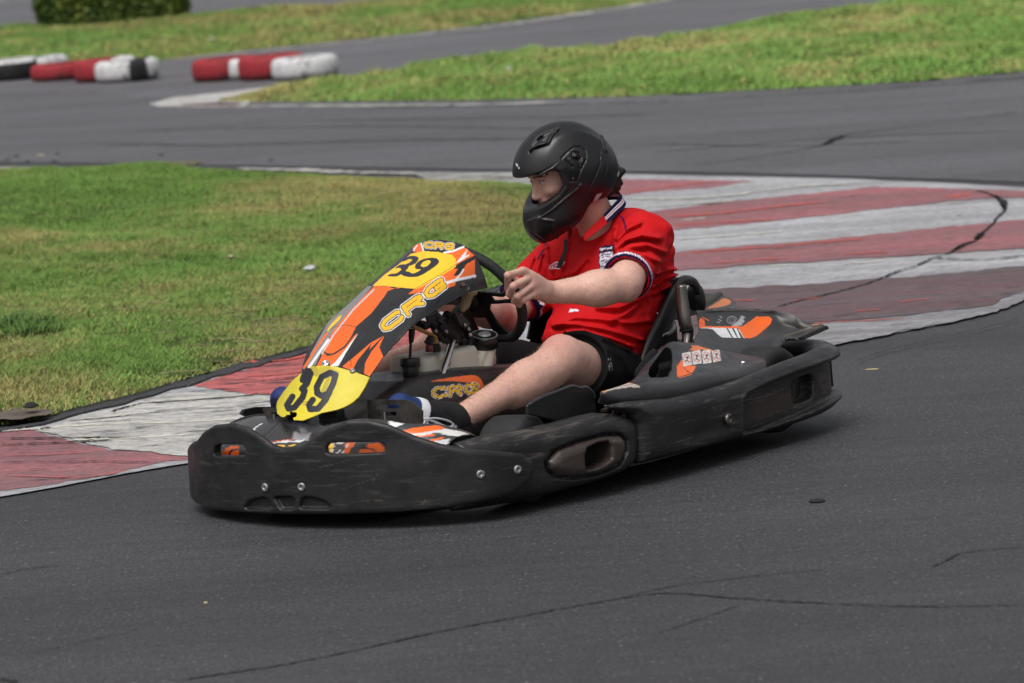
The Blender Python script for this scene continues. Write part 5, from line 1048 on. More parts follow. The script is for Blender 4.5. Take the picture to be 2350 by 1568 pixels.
V, F = nets(lambda P: smin(smin(cap(P, K(1073, 682, y=.09), K(1068, 700, y=.09), .016, .013), cap(P, K(1078, 676, y=.09), K(1090, 672, y=.09), .010, .008), .01), cap(P, K(1066, 702, y=.09), K(1061, 712, y=.09), .012, .009), .01)+.002*NZ(P*90), K(1075, 692, y=.09)-.07, K(1075, 692, y=.09)+.07, .003); part('quick_release_hub', V, F, bg_, kart)
# ---- steering wheel
wc = np.array([-.968, 0, .549]); al = radians(31.1); wu = np.array([sin(al), 0, cos(al)]); wl = np.array([0, 1., 0]); wn = np.cross(wl, wu)
if wn[0] > 0: wn = -wn
wheel_pts = []
for k in range(72):
    a = 2*pi*k/72; r = .183; c, s_ = cos(a), sin(a)   # s_: up, c: left
    if s_ < -.5: r = min(r, .158/abs(s_)) if abs(s_) > .86 else r
    wheel_pts.append(wc+wl*c*r+wu*s_*r)
Vr, Fr = [], []
m = len(wheel_pts); Wp = np.array(wheel_pts); seg = 14
for i in range(m):
    T = Wp[(i+1) % m]-Wp[i-1]; T /= np.linalg.norm(T); rr = .0155; o_ = np.cross(T, wn)
    for k in range(seg):
        a = 2*pi*k/seg; Vr.append(Wp[i]+rr*(cos(a)*wn*1.1+sin(a)*o_))
Fr = [(i*seg+k, i*seg+(k+1) % seg, ((i+1) % m)*seg+(k+1) % seg, ((i+1) % m)*seg+k) for i in range(m) for k in range(seg)]
sw = part('steering_wheel', np.array(Vr), Fr, simple('suede_grip', (.012, .012, .013), .7, var=.4, vs=60, bs=.3, bd=.0006, bsc=500), kart)
def W2(u, v): return wc+wl*u+wu*v
pl = Plan([(0, 0), (1, 0)])
# spokes: flat alloy web with windows
import itertools
web = [(-.175, .035), (-.13, .012), (-.06, .02), (0, .025), (.06, .02), (.13, .012), (.175, .035), (.178, -.03), (.14, -.025), (.07, -.028), (.055, -.05), (.06, -.10), (.085, -.15), (.03, -.16), (.025, -.08), (-.025, -.08), (-.03, -.16), (-.085, -.15), (-.06, -.10), (-.055, -.05), (-.07, -.028), (-.14, -.025), (-.178, -.03)]
g = .003; A, Bq = np.meshgrid(np.arange(-.19, .19, g), np.arange(-.17, .06, g), indexing='ij'); a, b = A.ravel(), Bq.ravel()
sdw = sdpoly(a, b, np.array(web)); wins = [[(s*.085, .004), (s*.13, -.002), (s*.15, .006), (s*.15, -.012), (s*.09, -.016)] for s in (-1, 1)]
for w_ in wins: sdw = np.maximum(sdw, -sdpoly(a, b, np.array(w_))+.0)
T_ = np.arange(-.012, .0125, .003); D = np.maximum(sdw.reshape(A.shape)[:, :, None], np.abs(T_)-.0045+0*A[:, :, None]).astype(np.float32)
V, F = nets_grid(np.ascontiguousarray(D), np.array([-.19, -.17, -.012]), .003); V = wc+np.outer(V[:, 0], wl)+np.outer(V[:, 1], wu)+np.outer(V[:, 2]-.0, wn)
part('spokes', V, F, simple('spoke_black', (.008, .008, .009), .4, metal=.2), sw, smooth=False)
V, F = lathe([(.04, -.012), (.045, 0), (.04, .012), (.0005, .014)], wc-wn*.02, -wn, 28); part('hub', V, F, blackmetal, sw)
V, F = tube([wc-wn*.02, wc-wn*.10, K(1041, 782, y=.04)], .014, n=20); part('column_shaft', V, F, blackmetal, kart)
# ---- pedals
rust = simple('rusty_plate', (.055, .05, .046), .5, metal=.4, var=.6, vs=20, bs=.2)
g = .5
def pedal(pxs, y, slots_, nm='pedal'):
    P0 = np.array(pxs); xs = np.arange(P0[:, 0].min()-1, P0[:, 0].max()+1.6, .8); ys_ = np.arange(P0[:, 1].min()-1, P0[:, 1].max()+1.6, .8)
    A, B2 = np.meshgrid(xs, ys_, indexing='ij'); a, b = A.ravel(), B2.ravel(); ok = inpoly(a, b, P0)
    for s in slots_: ok &= ~inpoly(a, b, s)
    X = np.array([K(p, q, x=y) for p, q in zip(a, b)]); I = np.arange(len(a)).reshape(A.shape); F = np.stack([I[:-1, :-1], I[:-1, 1:], I[1:, 1:], I[1:, :-1]], -1).reshape(-1, 4); F = F[ok[F].all(1)]
    u = np.unique(F); mp = np.full(len(a), -1); mp[u] = np.arange(len(u)); V = X[u]; F = mp[F]
    e = np.concatenate([F[:, [0, 1]], F[:, [1, 2]], F[:, [2, 3]], F[:, [3, 0]]]); key = set(map(tuple, e.tolist())); bd = np.array([(p, q) for p, q in key if (q, p) not in key]); n = len(V)
    return np.vstack([V, V-[.004, 0, 0]]), np.vstack([F, F[:, ::-1]+n, np.stack([bd[:, 1], bd[:, 0], bd[:, 0]+n, bd[:, 1]+n], 1)])
V, F = pedal(c2([(1505, 392), (1805, 390), (1830, 400), (1822, 590), (1510, 590)]), -.285, [c2([(1562, 432), (1755, 430), (1755, 455), (1570, 460)]), c2([(1595, 490), (1735, 485), (1730, 515), (1600, 518)])])
part('pedal', V, F, rust, kart, smooth=False)
V, F = plate([K(x, y, x=-.286) for x, y in c2([(1812, 392), (1860, 410), (1935, 480), (1930, 600), (1822, 600)])], (-1, .15, 0), .006); part('pedal_side', V, F, rust, kart, smooth=False)
V, F = pedal(c2([(678, 458), (800, 452), (900, 470), (880, 570), (730, 570), (690, 480)]), -.235, [c2([(755, 492), (820, 490), (820, 520), (765, 520)])])
part('pedal', V, F, rust, kart, smooth=False)
V, F = tube([K(676, 934, x=-.23), K(640, 934, x=-.23)], .004, seg=8); 
V, F = tube([(-.29, .17, .1), (-.285, .18, .3)], .007); part('pedal_arm', V, F, blackmetal, kart)
V, F = tube([(-.24, -.2, .1), (-.235, -.2, .3)], .007); part('pedal_arm', V, F, blackmetal, kart)
# ================================================================== DRIVER
man = kroot('person', (-1.5, 0, .12), 'man in red football shirt, black shorts and black full-face helmet driving the go-kart', 'person')
Y = lambda px, py, y: K(px, py, y=y)
# joints (kart frame)
pel = np.array([-1.545, 0, .235]); spi = np.array([-1.67, .01, .42]); che = np.array([-1.75, .015, .56]); nek = np.array([-1.69, -.005, .70]); hed = Y(1293, 388, -.04)
shL = Y(1490, 556, .232); elL = Y(1428, 657, .335); wrL = Y(1262, 672, .20)
shR = Y(1290, 598, -.20); elR = Y(1165, 722, -.255); wrR = np.array([wrL[0]+.0, -.205, wrL[2]-.02])
hpL = np.array([-1.47, .115, .215]); knL = Y(1292, 822, .27); anL = Y(1052, 962, .225)
hpR = np.array([-1.47, -.115, .215]); knR = Y(1000, 812, -.165); anR = Y(690, 928, -.20)
toL = Y(918, 930, .20); heL = anL+np.array([.02, 0, -.085]); toR = Y(648, 915, -.21); heR = anR+np.array([.03, 0, -.085])
print('arm L', np.linalg.norm(shL-elL), np.linalg.norm(elL-wrL), 'leg', np.linalg.norm(hpL-knL), np.linalg.norm(knL-anL), 'R', np.linalg.norm(hpR-knR), np.linalg.norm(knR-anR), np.linalg.norm(shR-elR), np.linalg.norm(elR-wrR))
print(shL, elL, wrL, knL, anL, toL, knR, anR, elR, wrR, hed)
# ---- head frame
yaw, pit = radians(-28), radians(20)
fwd = np.array([cos(yaw)*cos(pit), sin(yaw)*cos(pit), -sin(pit)]); lft = np.array([-sin(yaw), cos(yaw), 0]); rl = radians(-2)
up_ = np.cross(fwd, lft); HR = np.array([fwd, lft*cos(rl)+up_*sin(rl), up_*cos(rl)-lft*sin(rl)]).T
Hp = lambda x, y, z: hed+HR@np.array([x, y, z])
def torso(P, g=0.):
    d = ell(P, che, (.138+g, .185+g, .16+g)); d = smin(d, ell(P, spi+[-.0, 0, -.03], (.140+g, .165+g, .17+g)), .08)
    d = smin(d, ell(P, pel+[-.01, 0, 0], (.145+g, .17+g, .12+g)), .08)
    d = smin(d, cap(P, che+[0, .07, .10], shL+[0, -.03, .01], .060+g, .060+g), .05); d = smin(d, cap(P, che+[0, -.07, .09], shR+[0, .03, 0], .060+g, .062+g), .05)
    return d
def armL(P): 
    d = smin(cap(P, shL, elL+(shL-elL)*.12, .060, .056), cap(P, elL+(shL-elL)*.03, elL+(wrL-elL)*.35, .050, .052), .03)
    d = smin(d, cap(P, elL+(wrL-elL)*.3, wrL, .052, .0325), .03); return smin(d, ell(P, elL+[-.02, .0, -.012], (.03, .03, .03)), .03)
def armR(P):
    d = smin(cap(P, shR, elR, .060, .052), cap(P, elR, elR+(wrR-elR)*.35, .054, .052), .03); return smin(d, cap(P, elR+(wrR-elR)*.3, wrR, .052, .033), .03)
def leg(P, h, k, a, s):
    kc = k+np.array([0, 0, .0]); d = cap(P, h, k+(h-k)*.10, .095, .070); d = smin(d, ell(P, kc+[.010, 0, .014], (.058, .053, .058)), .035)
    ax = a-k; m1 = k+ax*.36; u = ax/np.linalg.norm(ax); bk = np.array([-u[2]*0-.0, 0, 0])-np.array([0, 0, 1.])*.0
    bk = np.cross(np.array([0, 1., 0]), u); bk = bk if bk[2] < 0 else -bk
    d = smin(d, cap(P, k+ax*.04, m1, .056, .054), .04); d = smin(d, cap(P, m1, a, .052, .036), .03)
    d = smin(d, cap(P, k+ax*.16+bk*.020, k+ax*.48+bk*.016, .045, .044), .045); return d
def headf(P):
    q = (P-hed)@HR-np.array([.016, 0, .020]); 
    d = ell(q, (-.015, 0, .0), (.100, .078, .115)); d = smin(d, ell(q, (.035, 0, -.085), (.062, .056, .055)), .05)     # skull, jaw
    d = smin(d, ell(q, (.078, 0, .006), (.022, .055, .018)), .02)      # brow
    d = smin(d, cap(q, (.090, 0, -.012), (.110, 0, -.056), .008, .0120), .012); d = smin(d, ell(q, (.099, 0, -.061), (.014, .018, .010)), .008)   # nose
    for s in (-1, 1):
        d = smin(d, ell(q, (.066, s*.042, -.045), (.026, .024, .022)), .02); d = smax(d, -ell(q, (.098, s*.032, -.016), (.016, .019, .012)), .012); d = smin(d, ell(q, (.079, s*.032, -.016), (.0125, .0135, .0125)), .004)
        d = smin(d, ell(q, (-.01, s*.078, -.02), (.018, .008, .03)), .006)
    d = smin(d, ell(q, (.088, 0, -.080), (.016, .028, .014)), .010); d = smin(d, ell(q, (.096, 0, -.094), (.012, .026, .0055)), .006); d = smin(d, ell(q, (.089, 0, -.105), (.012, .022, .007)), .006)
    return smin(d, cap(P, nek+[0, 0, -.03], Hp(-.03, 0, -.10), .066, .062), .04)
# ---- hands: palm, four fingers, thumb
rim_l = wc+wl*.183+wu*.008
def hand_pts(side):
    f = {}
    dd = dict(zip('imrp', [([(850, 380), (590, 455), (590, 690), (640, 730)], (.205, .200, .172, .158)), ([(985, 490), (690, 650), (612, 790), (660, 830)], (.213, .213, .180, .165)), ([(1015, 640), (760, 830), (700, 915), (745, 935)], (.216, .214, .185, .168)), ([(1040, 800), (850, 905), (790, 985), (820, 1015)], (.215, .213, .188, .172))]))
    for k, (pp, ys_) in dd.items(): f[k] = [K(x, y, y=yy) for (x, y), yy in zip(d2(pp), ys_)]
    f['t'] = [wrL+np.array([.02, -.02, .012]), rim_l+np.array([-.035, -.005, .012]), rim_l+np.array([-.028, -.022, .040]), rim_l+np.array([-.006, -.024, .060])]
    if side < 0:
        f = {k: [np.array([p[0], -p[1], p[2]]) for p in v] for k, v in f.items()}
    return f
def hand(P, side):
    f = hand_pts(side); w = wrL if side > 0 else wrR
    kn = [f[k][0] for k in 'imrp']; d = None
    for k, r in zip('imrp', (.0150, .0150, .0145, .0135)):
        c = cap(P, w+(f[k][0]-w)*.1, f[k][0]-(f[k][0]-w)*.06, .024, r+.002); d = c if d is None else smin(d, c, .018)
    for k, r in zip('imrp', (.0113, .0116, .0111, .0100)):
        p = f[k]; c = smin(cap(P, p[0], p[1], r*1.1, r*1.02), ell(P, p[0], (r*1.2,)*3), .006); c = smin(c, cap(P, p[1], p[2], r*1.04, r*.92), .004); c = smin(c, cap(P, p[2], p[3], r*.92, r*.8), .003)
        d = smin(d, c, .0018)
    p = f['t']; c = smin(cap(P, p[0], p[1], .020, .014), cap(P, p[1], p[2], .013, .0115), .006); c = smin(c, cap(P, p[2], p[3], .0115, .009), .003)
    return smin(d, c, .006)
def body(P):
    d = torso(P, -.012); d = smin(d, headf(P), .02)
    d = smin(d, smin(armL(P), hand(P, 1), .012), .03); d = smin(d, smin(armR(P), hand(P, -1), .012), .03)
    d = smin(d, leg(P, hpL, knL, anL, 1), .05); d = smin(d, leg(P, hpR, knR, anR, -1), .05)
    for a, t in ((anL, toL), (anR, toR)): d = smin(d, cap(P, a+[0, 0, -.03], a+(t-a)*.7, .035, .028), .02)
    return d+.0008*NZ(P*60)
V, F = nets(body, (-1.95, -.45, -.0), (-.12, .50, 1.10), .0042)
px, py = kproj(V)
sk = np.array([.66, .395, .318]); Cs = np.tile(sk, (len(V), 1)); n1 = NZ(V*22); n2 = NZ2(V*60)
Cs *= (1+.07*n1+.04*n2)[:, None]
def blush(c, r, col, a):
    w = a*np.exp(-((V-c)**2).sum(1)/r**2); global Cs; Cs = Cs*(1-w[:, None])+np.array(col)*w[:, None]
RED_ = (.50, .20, .165)
blush(knL+[.05, .01, .055], .05, RED_, .6); blush(knR+[.05, 0, .04], .06, RED_, .4); blush(elL+[-.03, .03, -.03], .04, RED_, .4); blush(anL+(knL-anL)*.5+[.04, .03, .02], .06, (.52, .26, .2), .3)
for k in 'imrp':
    for p in hand_pts(1)[k][:2]: blush(p+[0, .01, .005], .011, (.55, .22, .17), .55)
blush(Hp(.115, 0, -.06), .022, (.50, .18, .14), .6); blush(Hp(.07, .045, -.045), .03, (.54, .22, .18), .5)
q = (V-hed)@HR-np.array([.016, 0, .020])
m = (np.abs(q[:, 1]) < .03) & (q[:, 2] < -.098) & (q[:, 2] > -.13) & (q[:, 0] > .05); Cs[m] = Cs[m]*.75+np.array([.12, .07, .04])*.25
m = (np.abs(q[:, 1]) < .034) & (q[:, 2] < -.074) & (q[:, 2] > -.088) & (q[:, 0] > .07); Cs[m] = Cs[m]*.75+np.array([.2, .12, .07])*.25
m = (np.abs(q[:, 1]) < .022) & (q[:, 2] < -.088) & (q[:, 2] > -.108) & (q[:, 0] > .08); Cs[m] = (.42, .17, .14)
for s in (-1, 1):
    m = (np.abs(q[:, 1]-s*.034) < .020) & (np.abs(q[:, 2]-.006-.002*np.cos((q[:, 1]-s*.034)*80)) < .0045) & (q[:, 0] > .06); Cs[m] = (.07, .04, .025)   # brows
    m = (np.sqrt((q[:, 1]-s*.031)**2/.013**2+(q[:, 2]+.016)**2/.0055**2) < 1) & (q[:, 0] > .07); Cs[m] = (.55, .52, .5)
    m = (np.sqrt((q[:, 1]-s*.031+.002)**2+(q[:, 2]+.016)**2) < .0055) & (q[:, 0] > .07); Cs[m] = (.03, .02, .015)
    m = (np.abs(q[:, 1]-s*.031) < .0145) & (np.abs(q[:, 2]+.0095) < .0018) & (q[:, 0] > .07); Cs[m] = (.08, .045, .035)
skm, t, b = nodes('skin'); a = N(t, 'Attribute', attribute_name='Col'); f = noise(t, 160, 4, .6); r = ramp(t, f, [(.3, (.88,)*3), (.7, (1.1,)*3)])
t.links.new(mixc(t, 1., a.outputs['Color'], r.outputs[0], 'MULTIPLY'), b.inputs['Base Color']); b.inputs['Roughness'].default_value = .48; b.inputs['Specular IOR Level'].default_value = .4
b.inputs['Subsurface Weight'].default_value = .12; b.inputs['Subsurface Radius'].default_value = (.012, .005, .003); b.inputs['Subsurface Scale'].default_value = .6; bump(t, b, noise(t, 320, 3), .12, .0006)
bodyo = part('body', V, F, skm, man, col=Cs)
# hair on shins and forearms
rg = np.random.default_rng(5); L = []
def hairs(a, b_, r0, n, fn, ln):
    a, b_ = np.asarray(a), np.asarray(b_); ax = b_-a; L_ = np.linalg.norm(ax); ax /= L_; u = np.cross(ax, [0.2, .1, 1]); u /= np.linalg.norm(u); v = np.cross(ax, u); Vs, Fs = [], []
    t_ = rg.random(n)*L_; th = rg.random(n)*2*pi; o = a+t_[:, None]*ax; dr = np.cos(th)[:, None]*u+np.sin(th)[:, None]*v; P = o+dr*.12
    for _ in range(14): P = P-dr*fn(P)[:, None]*.9
    d = ax*.75+dr*.6+rg.normal(0, .35, (n, 3)); d /= np.linalg.norm(d, axis=1)[:, None]; l = ln*(.5+rg.random(n))[:, None]
    sd_ = np.cross(d, _fw@KM*1.0); sd_ /= np.linalg.norm(sd_, axis=1)[:, None]+1e-9
    w = .00028; return np.stack([P-sd_*w-dr*.001, P+sd_*w-dr*.001, P+d*l], 1).reshape(-1, 3)
H = np.vstack([hairs(knL+(anL-knL)*.08, anL+(knL-anL)*.06, 0, 2400, lambda P: leg(P, hpL, knL, anL, 1), .010), hairs(knR+(anR-knR)*.08, anR+(knR-anR)*.05, 0, 2200, lambda P: leg(P, hpR, knR, anR, -1), .011), hairs(elL+(wrL-elL)*.1, wrL, 0, 900, armL, .007)])
part('body_hair', H, np.arange(len(H)).reshape(-1, 3), simple('hair_brown', (.30, .18, .11), .6, var=.3), bodyo, smooth=False)
# ---- shirt
cufL = shL+(elL-shL)*.80; cufR = elR+(shR-elR)*.22
dcL = (elL-shL)/np.linalg.norm(elL-shL); dcR = (elR-shR)/np.linalg.norm(elR-shR)
cy, cz = 0, 0
FOLDS = [(c5([(705, 900), (900, 885), (1150, 930), (1400, 1000), (1500, 1030)]), .010, 5), (c5([(740, 880), (900, 830), (1150, 845), (1400, 880), (1560, 860)]), .008, 6), (c5([(960, 950), (1200, 1010), (1420, 1090)]), .008, 5), (c5([(1380, 1080), (1440, 1150), (1470, 1190)]), .006, 4),
         (c5([(1260, 210), (1350, 130), (1500, 90), (1650, 120)]), .012, 6), (c5([(1290, 260), (1400, 190), (1560, 180), (1700, 240)]), .010, 6), (c5([(1420, 290), (1530, 270), (1650, 330)]), .007, 5), (c5([(1280, 130), (1370, 30), (1480, -20)]), .008, 5),
         (c5([(1600, 560), (1700, 480), (1830, 440)]), .010, 5), (c5([(1600, 620), (1720, 560), (1800, 540)]), .008, 5), (c5([(1640, 440), (1740, 400), (1840, 400)]), .008, 4), (c5([(1100, 740), (1300, 740), (1500, 650)]), .008, 6), (c5([(1540, 620), (1580, 720), (1560, 850)]), .006, 6),
         (c5([(640, 200), (650, 350), (690, 480)]), .009, 5), (c5([(600, 260), (560, 420), (620, 520)]), .010, 5), (c5([(520, 300), (480, 420)]), .008, 5), (c5([(770, 430), (800, 300), (830, 150)]), .007, 5), (c5([(720, 480), (900, 420), (1000, 300)]), .006, 7), (c5([(1200, 560), (1050, 480), (950, 500)]), .006, 6), (c5([(1480, 700), (1350, 800), (1200, 860)]), .007, 6),
         (c5([(1250, 20), (1240, 150), (1290, 290)]), .007, 4), (c5([(960, 120), (1080, 60), (1180, -60)]), .006, 5), (c5([(540, 650), (560, 740), (620, 720)]), .008, 5)]
NC = np.array([-1.672, 0, .735])
def shirt(P):
    d = torso(P, .008); 
    sl = cap(P, shL+[.0, -.01, .005], cufL+dcL*.06, .083, .076); d = smin(d, sl, .045)
    sr = cap(P, shR, cufR+dcR*.05, .090, .080); d = smin(d, sr, .045)
    # belly hangs over the waistband
    d = smin(d, ell(P, (-1.555, 0, .355), (.10, .155, .075)), .06)
    n = d*0
    qx, qy = kproj(P)
    nr = np.abs(d) < .03
    if nr.any():
        f = np.zeros(nr.sum()); X, Yy = qx[nr], qy[nr]
        for pl_, a, w in FOLDS: f += a*(np.exp(-(dline(X, Yy, pl_)/w)**2)-.45*np.exp(-(dline(X, Yy-w*1.7, pl_)/(w*1.1))**2))
        Q = P[nr]; f += .004*NZ(Q*[9, 9, 22])+.0025*NZ2(Q*[22, 16, 34]); tq = (Q-cufL)@dcL; rq = np.sqrt(np.maximum(((Q-cufL)**2).sum(1)-tq**2, 0)); f *= np.where(rq < .12, np.clip(-(tq+.016)/.03, 0, 1), 1)
        dn = d[nr]-f*1.7; d = d.copy(); d[nr] = dn
    # cuffs and hem
    tl_ = (P-cufL)@dcL; rL = np.sqrt(np.maximum(((P-cufL)**2).sum(1)-tl_**2, 0)); inL = (rL < .15) & (tl_ > -.12)
    d = np.where(inL & (((P-shL)@dcL) > .06), smax(d, tl_, .004), d)
    tr_ = (P-cufR)@dcR; rR = np.sqrt(np.maximum(((P-cufR)**2).sum(1)-tr_**2, 0)); d = np.where((rR < .14) & (((P-shR)@dcR) > .08), smax(d, tr_, .004), d)
    hem = (P-np.array([-1.40, 0, .335]))@np.array([.42, 0, -.9]); d = smax(d, hem, .012)
    d = smax(d, -cap(P, NC+[0, 0, -.035], NC+[.02, 0, .12], .064, .13), .006); d = smax(d, -cap(P, NC+[.06, .0, .0], np.array([-1.575, .008, .682]), .034, .012), .006)
    ins = cap(P, elL, shL+(elL-shL)*.30, .062, .068); d = np.where(tl_ > -.035, smax(d, -ins, .003), d)
    return d
V, F = nets(shirt, (-1.96, -.42, .20), (-1.2, .46, .80), .0042)
px, py = kproj(V)
tl_ = (V-cufL)@dcL; rL = np.sqrt(np.maximum(((V-cufL)**2).sum(1)-tl_**2, 0)); cu = (rL < .13) & (rL > .0685) & (((V-shL)@dcL) > .04)
tr_ = (V-cufR)@dcR; rR = np.sqrt(np.maximum(((V-cufR)**2).sum(1)-tr_**2, 0)); cuR = (rR < .12) & (rR > .065) & (((V-shR)@dcR) > .06)
NAVY, SR = '1e1a44', 'C6181D'
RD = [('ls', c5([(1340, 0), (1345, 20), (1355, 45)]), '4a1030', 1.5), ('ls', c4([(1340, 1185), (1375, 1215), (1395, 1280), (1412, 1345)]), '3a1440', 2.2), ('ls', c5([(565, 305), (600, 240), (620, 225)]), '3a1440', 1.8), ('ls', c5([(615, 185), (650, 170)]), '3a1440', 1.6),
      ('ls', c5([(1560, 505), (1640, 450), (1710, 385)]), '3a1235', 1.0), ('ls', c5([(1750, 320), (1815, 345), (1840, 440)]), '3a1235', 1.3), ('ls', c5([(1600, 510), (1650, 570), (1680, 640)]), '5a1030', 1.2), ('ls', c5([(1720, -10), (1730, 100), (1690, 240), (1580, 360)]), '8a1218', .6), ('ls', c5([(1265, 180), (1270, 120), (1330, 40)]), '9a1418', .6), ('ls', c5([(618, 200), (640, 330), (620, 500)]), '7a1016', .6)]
# federation-style badge: navy bar and shield
RD += [('p', c5([(1114, 196), (1246, 174), (1249, 218), (1116, 248)]), NAVY), ('p', c5([(1112, 250), (1248, 222), (1232, 320), (1180, 400), (1118, 408), (1108, 330)]), NAVY), ('p', c5([(1119, 258), (1238, 234), (1224, 316), (1176, 392), (1122, 398), (1116, 330)]), 'dcdce6')]
for yy in (275, 330, 380):
    RD += [('ls', c5([(1130, yy), (1160, yy-12), (1200, yy-8), (1215, yy-18)]), '2a2a5c', 1.5), ('ls', c5([(1140, yy+18), (1165, yy+8), (1195, yy+10)]), '2a2a5c', .9), ('l', c5([(1138, yy-14), (1142, yy-12)]), 'c83040', 1.), ('l', c5([(1205, yy+8), (1210, yy+9)]), 'c83040', 1.)]
LT = {'E': [[(1, 0), (0, 0), (0, 1), (1, 1)], [(0, .5), (.8, .5)]], 'N': [[(0, 1), (0, 0), (1, 1), (1, 0)]], 'G': [[(1, .15), (.5, 0), (0, .3), (0, .7), (.5, 1), (1, .8), (1, .5), (.6, .5)]], 'L': [[(0, 0), (0, 1), (1, 1)]], 'A': [[(0, 1), (.5, 0), (1, 1)], [(.2, .65), (.8, .65)]], 'D': [[(0, 0), (0, 1), (.6, 1), (1, .7), (1, .3), (.6, 0), (0, 0)]]}
for i, ch in enumerate('ENGLAND'):
    o = c5([(1124+i*15.8, 212-i*2.6)])[0]
    for s in glyph(LT[ch], (o[0], o[1], 2.6, -.4, 0, 4.6)): RD.append(('l', s, 'e8e8f2', .62))
RD += [('lc', c5([(668, 390), (672, 365), (720, 340), (805, 334), (790, 355), (750, 390)]), 'ece4ec', 1.3), ('l', c5([(690, 380), (730, 360), (770, 352)]), 'ece4ec', 1.1), ('p', c5([(850, 492), (893, 462), (893, 490)]), 'e6e4f0'), ('p', c5([(840, 780), (855, 752), (920, 755), (935, 772)]), 'e6e4f0')]
bandc = lambda t, m: [('m', m & (t > -.0045), NAVY), ('m', m & (t <= -.0045) & (t > -.0085), 'e6e6ee'), ('m', m & (t <= -.0085) & (t > -.0115), 'b02040'), ('m', m & (t <= -.0115) & (t > -.0155), 'e6e6ee'), ('m', m & (t <= -.0155) & (t > -.0185), NAVY)]
RD += bandc(tl_, cu)+bandc(tr_, cuR)
shm, t, b = nodes('shirt_cloth'); a = N(t, 'Attribute', attribute_name='Col'); f = noise(t, 12, 4); r = ramp(t, f, [(.3, (.9,)*3), (.7, (1.08,)*3)])
t.links.new(mixc(t, 1., a.outputs['Color'], r.outputs[0], 'MULTIPLY'), b.inputs['Base Color']); b.inputs['Roughness'].default_value = .7; b.inputs['Specular IOR Level'].default_value = .12; b.inputs['Sheen Weight'].default_value = 0
bump(t, b, noise(t, 520, 2), .15, .0006)
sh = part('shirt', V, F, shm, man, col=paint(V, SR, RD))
# collar: ribbed navy band with white and red stripes
def collar_rows():
    rows = []
    for h, g in ((-.010, .006), (.004, .0), (.013, -.005), (.021, -.010)):
        r = []
        for a in np.linspace(-pi*.86, pi*.86, 17):
            f = max(0., abs(a)/pi-.52)
            r.append(NC+np.array([-cos(a)*(.096+g)+f*.10, sin(a)*(.086+g)*(1-f*.75), .005+h*(1-f*.8)+.030*cos(a)-f*.16]))
        rows.append(r)
    return rows
V, F = grid_patch(collar_rows(), 30, 160, .004); 
hh = np.tile(np.repeat(np.linspace(0, 1, 30), 160), 2); ca = np.abs(np.tile(np.tile(np.linspace(-.86, .86, 160), 30), 2)) > .60
part('collar', V, F, shm, sh, col=paint(V, NAVY, [('m', (hh > .34) & (hh < .46), 'e8e8f0'), ('m', (hh >= .46) & (hh < .55), 'b02040'), ('m', (hh >= .55) & (hh < .67), 'e8e8f0'), ('m', ca, SR)]))
# ---- shorts
hmL = knL+(hpL-knL)*.30; hmR = knR+(hpR-knR)*.34; dL = (knL-hpL)/np.linalg.norm(knL-hpL); dR = (knR-hpR)/np.linalg.norm(knR-hpR)
SF = [(c5([(1060, 1050), (1130, 1150), (1150, 1300), (1120, 1440)]), .005, 3), (c5([(980, 960), (1200, 1040), (1380, 1120)]), .008, 6), (c5([(1160, 1090), (1330, 1180), (1390, 1330)]), .006, 8), (c5([(540, 990), (700, 940), (800, 950)]), .007, 5), (c5([(1100, 1000), (1300, 1040), (1440, 1170)]), .006, 6)]
def shorts(P):
    d = ell(P, pel+[0, 0, .01], (.172, .200, .135)); d = smin(d, cap(P, hpL, hmL+dL*.05, .122, .104), .06); d = smin(d, cap(P, hpR, hmR+dR*.05, .122, .100), .06)
    nr = np.abs(d) < .03
    if nr.any():
        qx, qy = kproj(P[nr]); f = np.zeros(nr.sum())
        for pl_, a, w in SF: f += a*np.exp(-(dline(qx, qy, pl_)/w)**2)
        f += .003*NZ(P[nr]*14)+.0015*NZ2(P[nr]*35); d = d.copy(); d[nr] -= f
    tL = (P-hmL)@dL; d = np.where(P[:, 1] > 0, smax(d, tL, .005), d); tR = (P-hmR)@dR; d = np.where(P[:, 1] < 0, smax(d, tR, .005), d)
    d = smax(d, -np.where(P[:, 1] > 0, smax(cap(P, knL, hmL+(hpL-hmL)*.2, .088, .098), -.02-tL, .01), smax(cap(P, knR, hmR+(hpR-hmR)*.2, .085, .095), -.02-tR, .01)), .003)
    top = (P-np.array([-1.36, 0, .36]))@np.array([-.35, 0, .93]); return smax(d, top, .01)
V, F = nets(shorts, (-1.72, -.36, .05), (-1.0, .42, .44), .0045)
SL = [('l', c5([(1196, 1192), (1200, 1212)]), '9a9a9c', .7), ('l', c5([(1212, 1196), (1216, 1216)]), '9a9a9c', .7), ('ls', c5([(1204, 1235), (1222, 1240), (1224, 1262), (1206, 1262), (1204, 1240)]), '8e8e90', .9), ('ls', c5([(1206, 1270), (1228, 1275), (1230, 1305), (1208, 1308), (1206, 1275)]), '8e8e90', .9)]
clm, t, b = nodes('shorts_cloth'); a = N(t, 'Attribute', attribute_name='Col'); t.links.new(a.outputs['Color'], b.inputs['Base Color']); b.inputs['Roughness'].default_value = .8; b.inputs['Specular IOR Level'].default_value = .2; bump(t, b, noise(t, 420, 2), .2, .0006)
part('shorts', V, F, clm, man, col=paint(V, '131315', SL))
